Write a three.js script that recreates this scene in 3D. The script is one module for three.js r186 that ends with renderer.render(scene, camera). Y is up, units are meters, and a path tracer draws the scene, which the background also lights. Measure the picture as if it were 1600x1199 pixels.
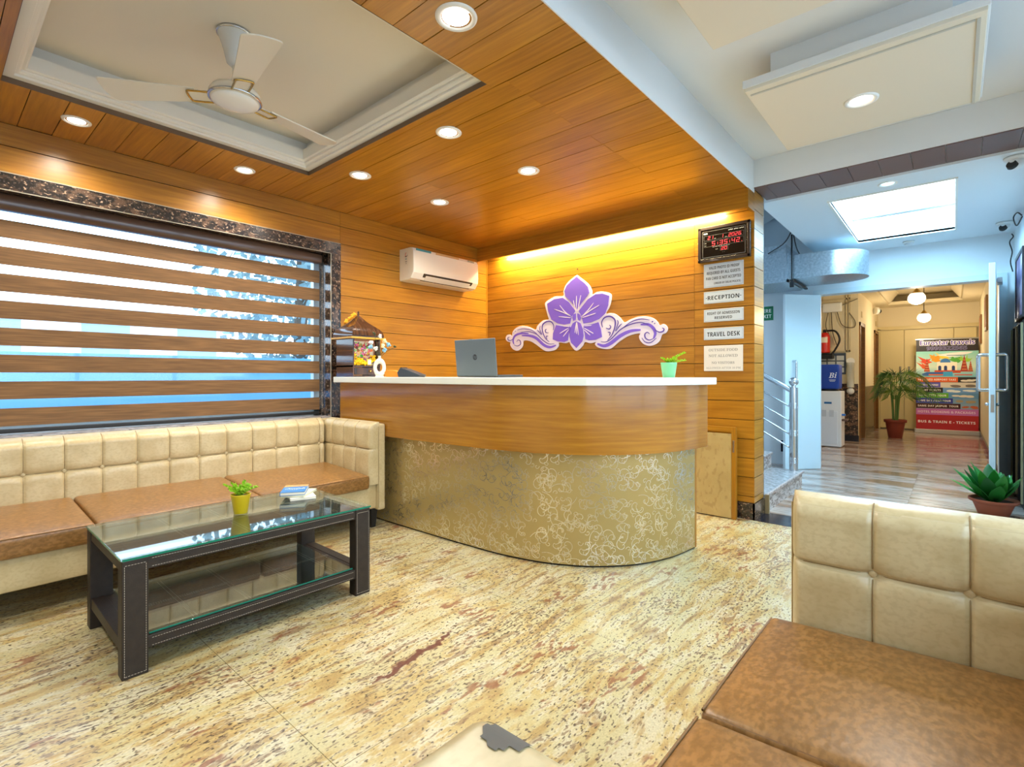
import * as THREE from 'three';
import { RoundedBoxGeometry } from 'three/addons/geometries/RoundedBoxGeometry.js';
import { mergeGeometries, mergeVertices, toCreasedNormals } from 'three/addons/utils/BufferGeometryUtils.js';
import { RectAreaLightUniformsLib } from 'three/addons/lights/RectAreaLightUniformsLib.js';
RectAreaLightUniformsLib.init();

// ---------------------------------------------------------------- camera, sky, exposure
const scene = new THREE.Scene();
const renderer = new THREE.WebGLRenderer({ antialias: true });
renderer.toneMapping = THREE.LinearToneMapping;
renderer.toneMappingExposure = 0.95;
renderer.shadowMap.enabled = true;

const FOCAL = 799, EYE = 1.11;                      // focal length for a 1600 x 1199 frame, eye height in metres
const camera = new THREE.PerspectiveCamera(2 * Math.atan(599.5 / FOCAL) * 180 / Math.PI, 1600 / 1199, 0.05, 200);
camera.position.set(0, EYE, 0);
camera.lookAt(-0.65359, EYE, -0.75684);
camera.setViewOffset(1600, 1199, 0, 13.5, 1600, 1199);

const L = {                                         // light levels
  sky: 5.2, spot: 5.6, cove: 480, skylight: 24, pendant: 3.6, panelSpot: 6, lobbySpot: 4,
};
const WARM = new THREE.Color().setRGB(1.0, 0.83, 0.60), NEUTRAL = new THREE.Color().setRGB(1.0, 0.93, 0.82),
  COOL = new THREE.Color().setRGB(0.34, 0.70, 1.0);
{ // thin bright overcast
  const w = 256, h = 128, d = new Float32Array(w * h * 4);
  for (let j = 0; j < h; j++) for (let i = 0; i < w; i++) {
    const up = Math.max(0, Math.sin(((j + 0.5) / h - 0.5) * Math.PI)), a = i / w * Math.PI * 2, o = (j * w + i) * 4;
    const c = 1 + 0.05 * Math.sin(a * 3 + up * 5) * Math.sin(up * 9 + a) ;
    d[o] = L.sky * c * (0.80 - 0.34 * up); d[o + 1] = L.sky * c * (0.93 - 0.19 * up); d[o + 2] = L.sky * c * 1.06; d[o + 3] = 1;
  }
  const t = new THREE.DataTexture(d, w, h, THREE.RGBAFormat, THREE.FloatType);
  t.mapping = THREE.EquirectangularReflectionMapping; t.magFilter = t.minFilter = THREE.LinearFilter; t.needsUpdate = true;
  scene.background = t;
}

// ---------------------------------------------------------------- small tools
function rng(seed) { let a = seed >>> 0; return () => { a = (a + 0x6D2B79F5) | 0; let t = Math.imul(a ^ (a >>> 15), 1 | a); t = (t + Math.imul(t ^ (t >>> 7), 61 | t)) ^ t; return ((t ^ (t >>> 14)) >>> 0) / 4294967296; }; }
const R = rng(77);
const rr = (a, b) => a + (b - a) * R();
const mix = (a, b, t) => a + (b - a) * t, clamp = (x, a = 0, b = 1) => Math.min(b, Math.max(a, x)), smooth = (a, b, x) => { const t = clamp((x - a) / (b - a)); return t * t * (3 - 2 * t); };
const mixc = (a, b, t) => [mix(a[0], b[0], t), mix(a[1], b[1], t), mix(a[2], b[2], t)];
function noiseOf(seed) {                             // gradient noise about 0.5, wraps after wx, wy cells
  const r = rng(seed), T = new Float32Array(16384), U = new Float32Array(16384); for (let i = 0; i < 16384; i++) { const a = r() * 6.2831853; T[i] = Math.cos(a); U[i] = Math.sin(a); }
  return (x, y, wx, wy) => {
    const xi = Math.floor(x), yi = Math.floor(y), fx = x - xi, fy = y - yi, sx = fx * fx * fx * (fx * (fx * 6 - 15) + 10), sy = fy * fy * fy * (fy * (fy * 6 - 15) + 10);
    const x0 = ((xi % wx) + wx) % wx, x1 = (x0 + 1) % wx, y0 = ((yi % wy) + wy) % wy, y1 = (y0 + 1) % wy;
    const h = (a, b) => ((a * 374761393 + b * 668265263) ^ ((a * b) << 3)) >>> 5 & 16383;
    const a = h(x0, y0), b = h(x1, y0), c = h(x0, y1), d = h(x1, y1);
    const va = T[a] * fx + U[a] * fy, vb = T[b] * (fx - 1) + U[b] * fy, vc = T[c] * fx + U[c] * (fy - 1), vd = T[d] * (fx - 1) + U[d] * (fy - 1);
    return 0.5 + 0.95 * mix(mix(va, vb, sx), mix(vc, vd, sx), sy);
  };
}
function fbm(n, u, v, fu, fv, oct) { let s = 0, a = 0.5, t = 0; for (let k = 0; k < oct; k++) { s += a * n(u * fu, v * fv, fu, fv); t += a; a *= 0.5; fu *= 2; fv *= 2; } return s / t; }
function dataTex(w, h, fn, srgb = true) {
  const d = new Uint8Array(w * h * 4);
  for (let j = 0; j < h; j++) for (let i = 0; i < w; i++) { const c = fn((i + 0.5) / w, (j + 0.5) / h), o = (j * w + i) * 4; d[o] = clamp(c[0], 0, 255); d[o + 1] = clamp(c[1], 0, 255); d[o + 2] = clamp(c[2], 0, 255); d[o + 3] = 255; }
  const t = new THREE.DataTexture(d, w, h, THREE.RGBAFormat); t.wrapS = t.wrapT = THREE.RepeatWrapping; t.magFilter = THREE.LinearFilter; t.minFilter = THREE.LinearMipmapLinearFilter; t.generateMipmaps = true;
  if (srgb) t.colorSpace = THREE.SRGBColorSpace; t.needsUpdate = true; return t;
}
function canvasTex(w, h, draw, srgb = true) {
  const c = document.createElement('canvas'); c.width = w; c.height = h; const x = c.getContext('2d'); draw(x, w, h);
  const t = new THREE.CanvasTexture(c); if (srgb) t.colorSpace = THREE.SRGBColorSpace; t.anisotropy = 8; return t;
}
const std = (o) => new THREE.MeshStandardMaterial(o), phy = (o) => new THREE.MeshPhysicalMaterial(o);
const col = (r, g, b) => new THREE.Color().setRGB(r / 255, g / 255, b / 255, THREE.SRGBColorSpace);

const taken = new Map();
function numbered(name) { const n = taken.get(name) || 0; taken.set(name, n + 1); return n ? `${name}_${String(n).padStart(3, '0')}` : name; }
function shade(o) { o.castShadow = true; o.receiveShadow = true; return o; }
function part(name, geo, mat, parent, pos, rot) {
  const m = shade(new THREE.Mesh(geo, mat)); m.name = name; if (pos) m.position.set(...pos); if (rot) m.rotation.set(...rot); parent.add(m); return m;
}
function thing(name, label, category, pos = [0, 0, 0], turn = 0, group) {
  const o = new THREE.Group(); o.name = numbered(name); o.position.set(...pos); o.rotation.y = turn; o.userData = { label, category };
  if (group) o.userData.group = group; scene.add(o); return o;
}
function solo(name, label, category, geo, mat, pos, rot, group) {
  const m = shade(new THREE.Mesh(geo, mat)); m.name = numbered(name); m.userData = { label, category }; if (group) m.userData.group = group;
  if (pos) m.position.set(...pos); if (rot) m.rotation.set(...rot); scene.add(m); return m;
}
function struct(name, label, category) { const o = thing(name, label, category); o.userData.kind = 'structure'; return o; }
function structMesh(name, label, category, geo, mat) { const o = solo(name, label, category, geo, mat); o.userData.kind = 'structure'; return o; }

// texture coordinates in metres; u runs along the grain axis
function guv(g, axis = 'x', su = 1, sv = 1, ou = 0, ov = 0) {
  const p = g.attributes.position, n = g.attributes.normal, uv = new Float32Array(p.count * 2), A = { x: 0, y: 1, z: 2 }[axis];
  for (let i = 0; i < p.count; i++) {
    const P = [p.getX(i), p.getY(i), p.getZ(i)], N = [Math.abs(n.getX(i)), Math.abs(n.getY(i)), Math.abs(n.getZ(i))];
    let k = N[0] > N[1] ? (N[0] > N[2] ? 0 : 2) : (N[1] > N[2] ? 1 : 2); let a, b;
    if (k === A) { a = (A + 1) % 3; b = (A + 2) % 3; } else { a = A; b = 3 - A - k; }
    uv[2 * i] = P[a] * su + ou; uv[2 * i + 1] = P[b] * sv + ov;
  }
  g.setAttribute('uv', new THREE.BufferAttribute(uv, 2)); return g;
}
function box(x0, x1, y0, y1, z0, z1, axis = 'x', su = 1, sv = 1, ou = 0, ov = 0) {
  const g = new THREE.BoxGeometry(Math.abs(x1 - x0), Math.abs(y1 - y0), Math.abs(z1 - z0)); g.translate((x0 + x1) / 2, (y0 + y1) / 2, (z0 + z1) / 2); return guv(g, axis, su, sv, ou, ov);
}
function rbox(w, h, d, r = 0.005, x = 0, y = 0, z = 0, seg = 2, axis = 'x', su = 1, sv = 1) {
  const g = new RoundedBoxGeometry(w, h, d, seg, Math.min(r, w / 2.01, h / 2.01, d / 2.01)); g.translate(x, y, z); return guv(g, axis, su, sv);
}
function puff(w, h, d, r, o = {}) {                 // upholstered block: round edges, crowned top
  const { nx = 16, ny = 8, nz = 16, crown = 0, bow = 0, axis = 'x' } = o;
  const g0 = new THREE.BoxGeometry(2, 2, 2, nx, ny, nz); g0.deleteAttribute('uv'); g0.deleteAttribute('normal');
  const g = mergeVertices(g0), p = g.attributes.position, e = (t) => Math.sign(t) * (1 - Math.pow(1 - Math.abs(t), 1.8));
  for (let i = 0; i < p.count; i++) {
    const q = [e(p.getX(i)) * w / 2, e(p.getY(i)) * h / 2, e(p.getZ(i)) * d / 2], c = [clamp(q[0], -w / 2 + r, w / 2 - r), clamp(q[1], -h / 2 + r, h / 2 - r), clamp(q[2], -d / 2 + r, d / 2 - r)];
    const v = q.map((a, k) => a - c[k]), l = Math.hypot(...v) || 1; const s = c.map((a, k) => a + v[k] / l * r);
    const ku = 1 - (2 * q[0] / w) ** 2, kw = 1 - (2 * q[2] / d) ** 2, kh = 1 - (2 * q[1] / h) ** 2;
    if (q[1] > 0) s[1] += crown * ku * kw; s[2] += Math.sign(q[2]) * bow * ku * kh * (Math.abs(q[2]) > d / 2 - 1e-4 ? 1 : 0);
    p.setXYZ(i, ...s);
  }
  g.computeVertexNormals(); return guv(g, axis);
}
function tube(pts, r, seg = 8, n, closed = false) {
  const c = new THREE.CatmullRomCurve3(pts.map((p) => new THREE.Vector3(...p)), closed, 'catmullrom', 0.5);
  return new THREE.TubeGeometry(c, n || pts.length * 6, r, seg, closed);
}
function rod(a, b, r, seg = 12) {
  const A = new THREE.Vector3(...a), B = new THREE.Vector3(...b), d = B.clone().sub(A), g = new THREE.CylinderGeometry(r, r, d.length(), seg);
  g.applyQuaternion(new THREE.Quaternion().setFromUnitVectors(new THREE.Vector3(0, 1, 0), d.clone().normalize())); g.translate(...A.add(B).multiplyScalar(0.5).toArray()); return g;
}
const lathe = (pts, seg = 32) => new THREE.LatheGeometry(pts.map((p) => new THREE.Vector2(...p)), seg);
const merge = (a) => mergeGeometries(a.map((g) => { const q = g.index ? g.toNonIndexed() : g; for (const k of Object.keys(q.attributes)) if (!['position', 'normal', 'uv'].includes(k)) q.deleteAttribute(k); return q; }));
const at = (g, x = 0, y = 0, z = 0, rx = 0, ry = 0, rz = 0) => { g.applyMatrix4(new THREE.Matrix4().compose(new THREE.Vector3(x, y, z), new THREE.Quaternion().setFromEuler(new THREE.Euler(rx, ry, rz)), new THREE.Vector3(1, 1, 1))); return g; };
const poly = (pts) => new THREE.Shape(pts.map((p) => new THREE.Vector2(...p)));
function ribbon(pts, w0, depth, taper = 0.35) {     // a flat band along a curve, thinner at its ends
  const c = new THREE.SplineCurve(pts.map((p) => new THREE.Vector2(...p))), n = pts.length * 6, a = [], b = [];
  for (let i = 0; i <= n; i++) { const t = i / n, p = c.getPoint(t), q = c.getTangent(t), w = w0 / 2 * mix(taper, 1, Math.sin(Math.PI * clamp(t, 0.02, 0.98)) ** 0.6); a.push([p.x - q.y * w, p.y + q.x * w]); b.unshift([p.x + q.y * w, p.y - q.x * w]); }
  return new THREE.ExtrudeGeometry(poly([...a, ...b]), { depth, bevelEnabled: false });
}

// ---------------------------------------------------------------- materials
const nA = noiseOf(3), nB = noiseOf(11), nC = noiseOf(29);
const woodMap = dataTex(1024, 1024, (u, v) => {      // straight-grained teak veneer, grain along u; covers 1.2 m x 1.2 m
  const w = 0.05 * fbm(nA, u, v, 3, 6, 3), g = fbm(nB, u + w * 0.2, v + w * 0.25, 3, 70, 4), f = nC(u * 16, v * 420, 16, 420), b = fbm(nA, u, v, 2, 5, 2);
  let t = clamp(0.5 + (g - 0.5) * 0.95 + (f - 0.5) * 0.16 + (b - 0.5) * 0.45);
  return mixc([150, 97, 18], [198, 140, 38], t);
});
const woodMat = (r, g, b, rough = 0.33, o = {}) => phy({ map: woodMap, color: new THREE.Color().setRGB(r, g, b), roughness: rough, clearcoat: 0.25, clearcoatRoughness: 0.22, ...o });
const woods = [woodMat(0.94, 0.93, 0.95), woodMat(0.88, 0.86, 0.88), woodMat(0.98, 0.96, 0.95), woodMat(0.92, 0.89, 0.92)];
const W = (k = 1) => ['x', k / 1.2, k / 1.2];
const grooveMat = std({ color: col(52, 28, 12), roughness: 0.8 });

const GP = 2.5;                                      // granite pattern repeats after 2.5 m
const graniteMap = dataTex(1664, 1664, (u, v) => {
  const x = u * GP - 2.5, z = v * GP - 2.5; // long streaks near z
  const us = ((u + 0.03 * (fbm(nC, u, v, 5, 5, 2) - 0.5)) % 1 + 1) % 1;
  const broad = fbm(nA, us, v, 8, 4, 3), st1 = fbm(nB, us, v, 60, 14, 5), st2 = fbm(nC, us, v, 190, 56, 3), grain = nA(us * 500, v * 300, 500, 300), patch = fbm(nC, us, v, 9, 5, 3);
  let c = mixc([192, 182, 138], [186, 162, 104], smooth(0.40, 0.62, broad * 0.45 + st1 * 0.55));
  c = mixc(c, [206, 201, 176], smooth(0.47, 0.60, st2 * 0.45 + fbm(nA, us, v, 26, 9, 3) * 0.55) * 0.65);
  c = mixc(c, [160, 132, 84], smooth(0.57, 0.70, st1) * 0.5);
  c = mixc(c, [104, 80, 56], smooth(0.635, 0.73, st2 + (patch - 0.5) * 0.36) * 0.55);
  c = mixc(c, [58, 46, 38], smooth(0.70, 0.76, fbm(nA, us, v, 280, 130, 2) + (patch - 0.5) * 0.2) * 0.7);
  c = mixc(c, [112, 78, 54], smooth(0.60, 0.66, fbm(nC, us, v, 70, 13, 4)) * smooth(0.5, 0.62, fbm(nB, us, v, 7, 4, 2)) * 0.42);
  const rust = smooth(0.60, 0.72, fbm(nB, us, v, 15, 8, 4)) * smooth(0.48, 0.62, fbm(nA, us, v, 110, 40, 3));
  c = mixc(c, [132, 82, 56], rust * 0.75);
  c = c.map((q) => q * (0.94 + 0.12 * grain));
  { // the dark red vein
    const t = (z + 1.06) / -0.45; if (t > 0 && t < 1) { const cx = -1.585 - 0.06 * t + 0.06 * (nB(t * 4, 3.3, 97, 97) - 0.5) + 0.012 * (nC(t * 26, 1.7, 97, 97) - 0.5), wv = 0.024 * (0.3 + nA(t * 14, 5.1, 97, 97)) * Math.sin(Math.PI * t) ** 0.5; const k = smooth(wv * 1.2, wv * 0.5, Math.abs(x - cx) + 0.03 * (st2 - 0.5)); c = mixc(c, [96, 52, 42], 0.85 * k); }
  }
  return c;
});
const graniteMat = phy({ map: graniteMap, roughness: 0.30, clearcoat: 0.35, clearcoatRoughness: 0.12 });
const hallMarble = dataTex(1024, 1024, (u, v) => {   // streaks along u (x); 3 m
  const vs = ((v + 0.02 * (fbm(nC, u, v, 4, 4, 3) - 0.5)) % 1 + 1) % 1, a = fbm(nA, u, vs, 4, 26, 4), b = fbm(nB, u, vs, 3, 9, 3), d = fbm(nC, u, vs, 14, 110, 3);
  let c = mixc([188, 170, 158], [150, 112, 88], smooth(0.38, 0.66, b)); c = mixc(c, [206, 196, 190], smooth(0.52, 0.7, a) * 0.7); return mixc(c, [96, 62, 46], smooth(0.58, 0.72, d) * 0.55);
});
const hallFloorMat = phy({ map: hallMarble, roughness: 0.22, clearcoat: 0.4, clearcoatRoughness: 0.1 });
const stepMarble = std({ map: dataTex(512, 512, (u, v) => { const a = fbm(nA, u, v, 8, 24, 4), d = fbm(nB, u, v, 20, 60, 3); return mixc(mixc([196, 190, 188], [150, 142, 140], smooth(0.4, 0.65, a)), [92, 84, 84], smooth(0.56, 0.7, d) * 0.6); }), roughness: 0.25 });
const darkGranite = phy({ map: dataTex(1024, 512, (u, v) => {    // dark brown granite with pale flecks
  const a = fbm(nA, u, v, 10, 16, 4), f = fbm(nB, u, v, 34, 60, 2), g = fbm(nC, u, v, 70, 130, 2);
  let c = mixc([36, 31, 29], [88, 68, 54], smooth(0.4, 0.68, a)); c = mixc(c, [176, 148, 120], smooth(0.67, 0.78, f) * 0.85); return mixc(c, [120, 112, 108], smooth(0.66, 0.78, g) * 0.5);
}), roughness: 0.2, clearcoat: 0.5, clearcoatRoughness: 0.06 });
const blackGranite = std({ color: col(34, 35, 44), roughness: 0.2 });
const leatherBump = dataTex(512, 512, (u, v) => { const a = fbm(nA, u, v, 70, 70, 3) * 255; return [a, a, a]; }, false);
const creamMap = dataTex(512, 512, (u, v) => { const a = fbm(nB, u, v, 6, 6, 4), s = fbm(nC, u, v, 60, 90, 3); return mixc(mixc([206, 189, 146], [194, 175, 130], smooth(0.35, 0.7, a)), [178, 156, 112], smooth(0.45, 0.7, s) * 0.3); });
const cream = phy({ map: creamMap, roughness: 0.34, bumpMap: leatherBump, bumpScale: 0.0004, clearcoat: 0.25, clearcoatRoughness: 0.3 });
const brownMap = dataTex(1024, 1024, (u, v) => { const us = u + 0.03 * fbm(nC, u, v, 8, 8, 3), a = fbm(nA, us % 1, v, 46, 74, 5), b = fbm(nB, u, v, 12, 20, 3); return mixc(mixc([126, 88, 40], [154, 110, 58], smooth(0.3, 0.7, a)), [112, 78, 36], smooth(0.45, 0.72, b) * 0.3); });
const brown = phy({ map: brownMap, roughness: 0.36, bumpMap: leatherBump, bumpScale: 0.0005, clearcoat: 0.2, clearcoatRoughness: 0.3 });
const pipingMat = std({ color: col(170, 150, 108), roughness: 0.5 });
const tableLeather = phy({ map: dataTex(256, 256, (u, v) => { const a = fbm(nA, u, v, 12, 12, 4); return mixc([32, 24, 18], [50, 39, 30], a); }), roughness: 0.5, bumpMap: leatherBump, bumpScale: 0.0006 });
const stitchMat = std({ color: col(180, 170, 155), roughness: 0.8 });
const plaster = (r, g, b, rough = 0.75) => std({ color: col(r, g, b), roughness: rough });
const white = plaster(226, 226, 222), whiteTrim = plaster(232, 230, 222, 0.5), panelCream = plaster(224, 214, 192), lobbyWhite = plaster(222, 230, 234), hallCream = plaster(226, 212, 176), blackMat = std({ color: col(18, 18, 19), roughness: 0.5 });
const chrome = std({ color: col(205, 208, 212), metalness: 1, roughness: 0.16 }), steel = std({ color: col(190, 194, 198), metalness: 1, roughness: 0.3 }), gold = std({ color: col(200, 165, 90), metalness: 1, roughness: 0.25 });
const glassPane = phy({ color: 0xffffff, transmission: 1, thickness: 0, roughness: 0.02, ior: 1.5 });
const tableGlass = phy({ color: col(240, 250, 247), transmission: 1, thickness: 0, roughness: 0.02, ior: 1.5 });
const glassEdge = phy({ color: col(20, 120, 96), roughness: 0.1 });
const lens = (c, k) => std({ color: 0x222222, emissive: c, emissiveIntensity: k, roughness: 0.4 });

// ---------------------------------------------------------------- the room
const XL = -3.96, ZB = -4.16, XR = 0.62, ZN = 1.7, HC = 2.50, XP = -1.15, HW = 2.74, ZLob = -4.49, ZD = -7.0, HL = 2.51;
const rowY = (n) => 0.029 + 0.1467 * n;
const pick = (a) => a[Math.floor(R() * a.length)];

{ // floor of granite slabs
  const f = struct('floor', 'polished cream and gold granite floor with dark red veins', 'floor');
  part('screed', box(-4.2, 0.9, -0.12, -0.006, -4.15, 1.9), std({ color: col(120, 100, 74), roughness: 0.9 }), f);
  const xs = [-4.2, -3.06, -1.31, 0.44, 0.9], zs = [1.9, 0.35, -0.77, -1.89, -3.01, -4.149];
  for (let i = 0; i < xs.length - 1; i++) for (let j = 0; j < zs.length - 1; j++)
    part('floor_slab', box(xs[i] + 0.0009, xs[i + 1] - 0.0009, -0.02, 0, zs[j + 1] + 0.0009, zs[j] - 0.0009, 'x', 1 / GP, 1 / GP), graniteMat, f);
}
{ // dark sill across the opening to the stair lobby
  const f = struct('floor_strip', 'strip of black granite tiles between the hall floors', 'floor');
  const xs = [-1.15, -0.86, -0.56, -0.26, 0.04, 0.34, 0.62];
  for (let i = 0; i < 6; i++) for (const [a, b] of [[-4.152, -4.309], [-4.311, -4.468]]) part('tile', box(xs[i] + 0.001, xs[i + 1] - 0.001, -0.02, 0, b, a), blackGranite, f);
}
{
  const f = struct('lobby_floor', 'pinkish brown streaked marble floor of the lobby and corridor', 'floor');
  part('screed', box(-3.9, 0.9, -0.12, -0.006, -13.3, -4.4), std({ color: col(110, 90, 78), roughness: 0.9 }), f);
  const xs = [-3.9, -2.7, -1.5, -0.3, 0.9], zs = [-4.47, -5.6, -6.75, -7.9, -9.05, -10.2, -11.35, -12.5, -13.3];
  for (let i = 0; i < 4; i++) for (let j = 0; j < 8; j++) part('floor_slab', box(xs[i] + 0.001, xs[i + 1] - 0.001, -0.02, 0, zs[j + 1] + 0.001, zs[j] - 0.001, 'x', 1 / 3, 1 / 3, 0.37 * i, 0.21 * j), hallFloorMat, f);
}

// planks: boards of 147 mm on a dark recessed backing
function boards(parent, mats, orient, fixed, a0, a1, y0, y1, dir) {
  // orient 'x': boards run along x on the plane z = fixed; 'z': along z on the plane x = fixed; dir: where they face
  for (let n = 0; n < 18; n++) {
    const b = Math.max(y0, rowY(n)) + 0.0023, t = Math.min(y1, rowY(n + 1)) - 0.0023; if (t - b < 0.012) continue;
    const d = fixed - dir * 0.012, o = R(), q = R();
    const g = orient === 'x' ? box(a0 + 0.001, a1 - 0.001, b, t, d, fixed, 'x', 1 / 1.2, 1 / 1.2, o, q) : box(d, fixed, b, t, a0 + 0.001, a1 - 0.001, 'z', 1 / 1.2, 1 / 1.2, o, q);
    part('plank', g, pick(mats), parent);
  }
}
{ // window wall
  const w = struct('wall_left', 'teak boarded wall around the wide blinded window', 'wall');
  part('masonry', merge([box(-4.24, XL - 0.013, 0, 0.72, -4.42, ZN + 0.2), box(-4.24, XL - 0.013, 2.15, 3.1, -4.42, ZN + 0.2), box(-4.24, XL - 0.013, 0.72, 2.15, -4.42, -2.3), box(-4.24, XL - 0.013, 0.72, 2.15, 1.3, ZN + 0.2)]), grooveMat, w);
  boards(w, woods, 'z', XL, -4.147, -2.343, 0, HC, 1);
  boards(w, woods, 'z', XL, -2.343, 0.1, 2.225, HC, 1); boards(w, woods, 'z', XL, 0.1, ZN, 2.225, HC, 1);
  boards(w, woods, 'z', XL, 1.33, ZN, 0, 2.225, 1);
  part('corner_bead', box(XL - 0.005, XL + 0.006, 0.2, HC, -4.158, -4.147), woods[2], w);
  part('low_wall', box(XL - 0.013, XL, 0, 0.745, -2.343, 1.33), plaster(190, 180, 160), w);
}
{ // reception wall with its free end
  const w = struct('wall_back', 'teak boarded reception wall behind the counter', 'wall');
  part('masonry', box(-4.24, XP - 0.013, 0, 3.1, -4.408, ZB - 0.013), grooveMat, w);
  boards(w, woods, 'x', ZB, XL, -1.612, 0.128, HC, 1); boards(w, woods, 'x', ZB, -1.612, XP, 0.128, HC, 1);
  const side = [woodMat(0.95, 0.97, 1.0, 0.28), woodMat(1.02, 1.02, 1.02, 0.28)];
  boards(w, side, 'z', XP, -4.42, ZB, 0.128, 2.53, 1);
  part('rear_face', box(-3.9, XP, 0, 3.1, -4.42, -4.408), lobbyWhite, w);
}
{
  const b = struct('baseboard_back', 'dark flecked granite baseboard under the reception wall', 'baseboard');
  part('baseboard_front', box(-3.9, XP + 0.004, 0, 0.126, ZB - 0.012, ZB + 0.006, 'x', 1.2, 1.2), darkGranite, b);
  part('baseboard_end', box(XP - 0.01, XP + 0.006, 0, 0.126, -4.42, ZB + 0.006, 'z', 1.2, 1.2), darkGranite, b);
}
{ // cove bulkhead over the reception wall
  const b = struct('trim_1', 'teak bulkhead board hiding the cove lamp above the reception wall', 'trim');
  part('board', box(XL, XP - 0.02, 2.355, HC, -4.018, -4.0, 'x', 1 / 1.2, 1 / 1.2, 0.3, 0.6), woods[3], b);
  part('end_board', box(XP - 0.02, XP + 0.001, 2.355, HC - 0.004, -4.158, -4.0, 'z', 1 / 1.2, 1 / 1.2, 0.3, 0.6), woods[1], b);
}
{ // granite window surround
  const t = struct('trim_2', 'dark flecked granite surround of the wide window', 'trim');
  const z1 = 1.28, zi = -2.249, zo = -2.34;
  const G = (...a) => box(...a, 1.4, 1.4);
  part('head', G(XL - 0.02, XL + 0.016, 2.13, 2.222, zo, z1, 'z'), darkGranite, t);
  part('jamb', G(XL - 0.02, XL + 0.016, 0.72, 2.13, zo, zi, 'y'), darkGranite, t);
  part('head_reveal', G(-4.2, XL - 0.02, 2.13, 2.15, zo, z1, 'z'), darkGranite, t);
  part('jamb_reveal', G(-4.2, XL - 0.02, 0.72, 2.13, zi - 0.05, zi, 'y'), darkGranite, t);
  part('sill', G(-4.2, XL + 0.016, 0.745, 0.765, zi, z1, 'z'), stepMarble, t);
  part('edge_bead', merge([box(XL + 0.004, XL + 0.018, 2.222, 2.227, zo, z1), box(XL + 0.008, XL + 0.018, 2.127, 2.131, zi, z1), box(XL + 0.008, XL + 0.018, 0.75, 2.13, zi - 0.003, zi + 0.001)]), plaster(170, 160, 140, 0.3), t);
}
{ // window
  const w = struct('window_1', 'wide aluminium window behind the striped blind', 'window');
  const fm = std({ color: col(205, 212, 216), roughness: 0.4, metalness: 0.3 });
  part('window_frame', merge([box(-4.19, -4.14, 0.765, 0.815, -2.249, 1.28), box(-4.19, -4.14, 2.09, 2.13, -2.249, 1.28), box(-4.19, -4.14, 0.765, 2.13, -2.249, -2.20), box(-4.19, -4.14, 0.765, 2.13, 1.24, 1.28)]), fm, w);
  for (const z of [0.1]) part('mullion', box(-4.185, -4.145, 0.8, 2.1, z - 0.02, z + 0.02), fm, w);
  for (const [a, b] of [[-2.2, 0.08], [0.12, 1.24]]) part('pane', at(new THREE.PlaneGeometry(b - a, 1.285), -4.166, 1.4525, (a + b) / 2, 0, Math.PI / 2, 0), glassPane, w);
}
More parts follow.
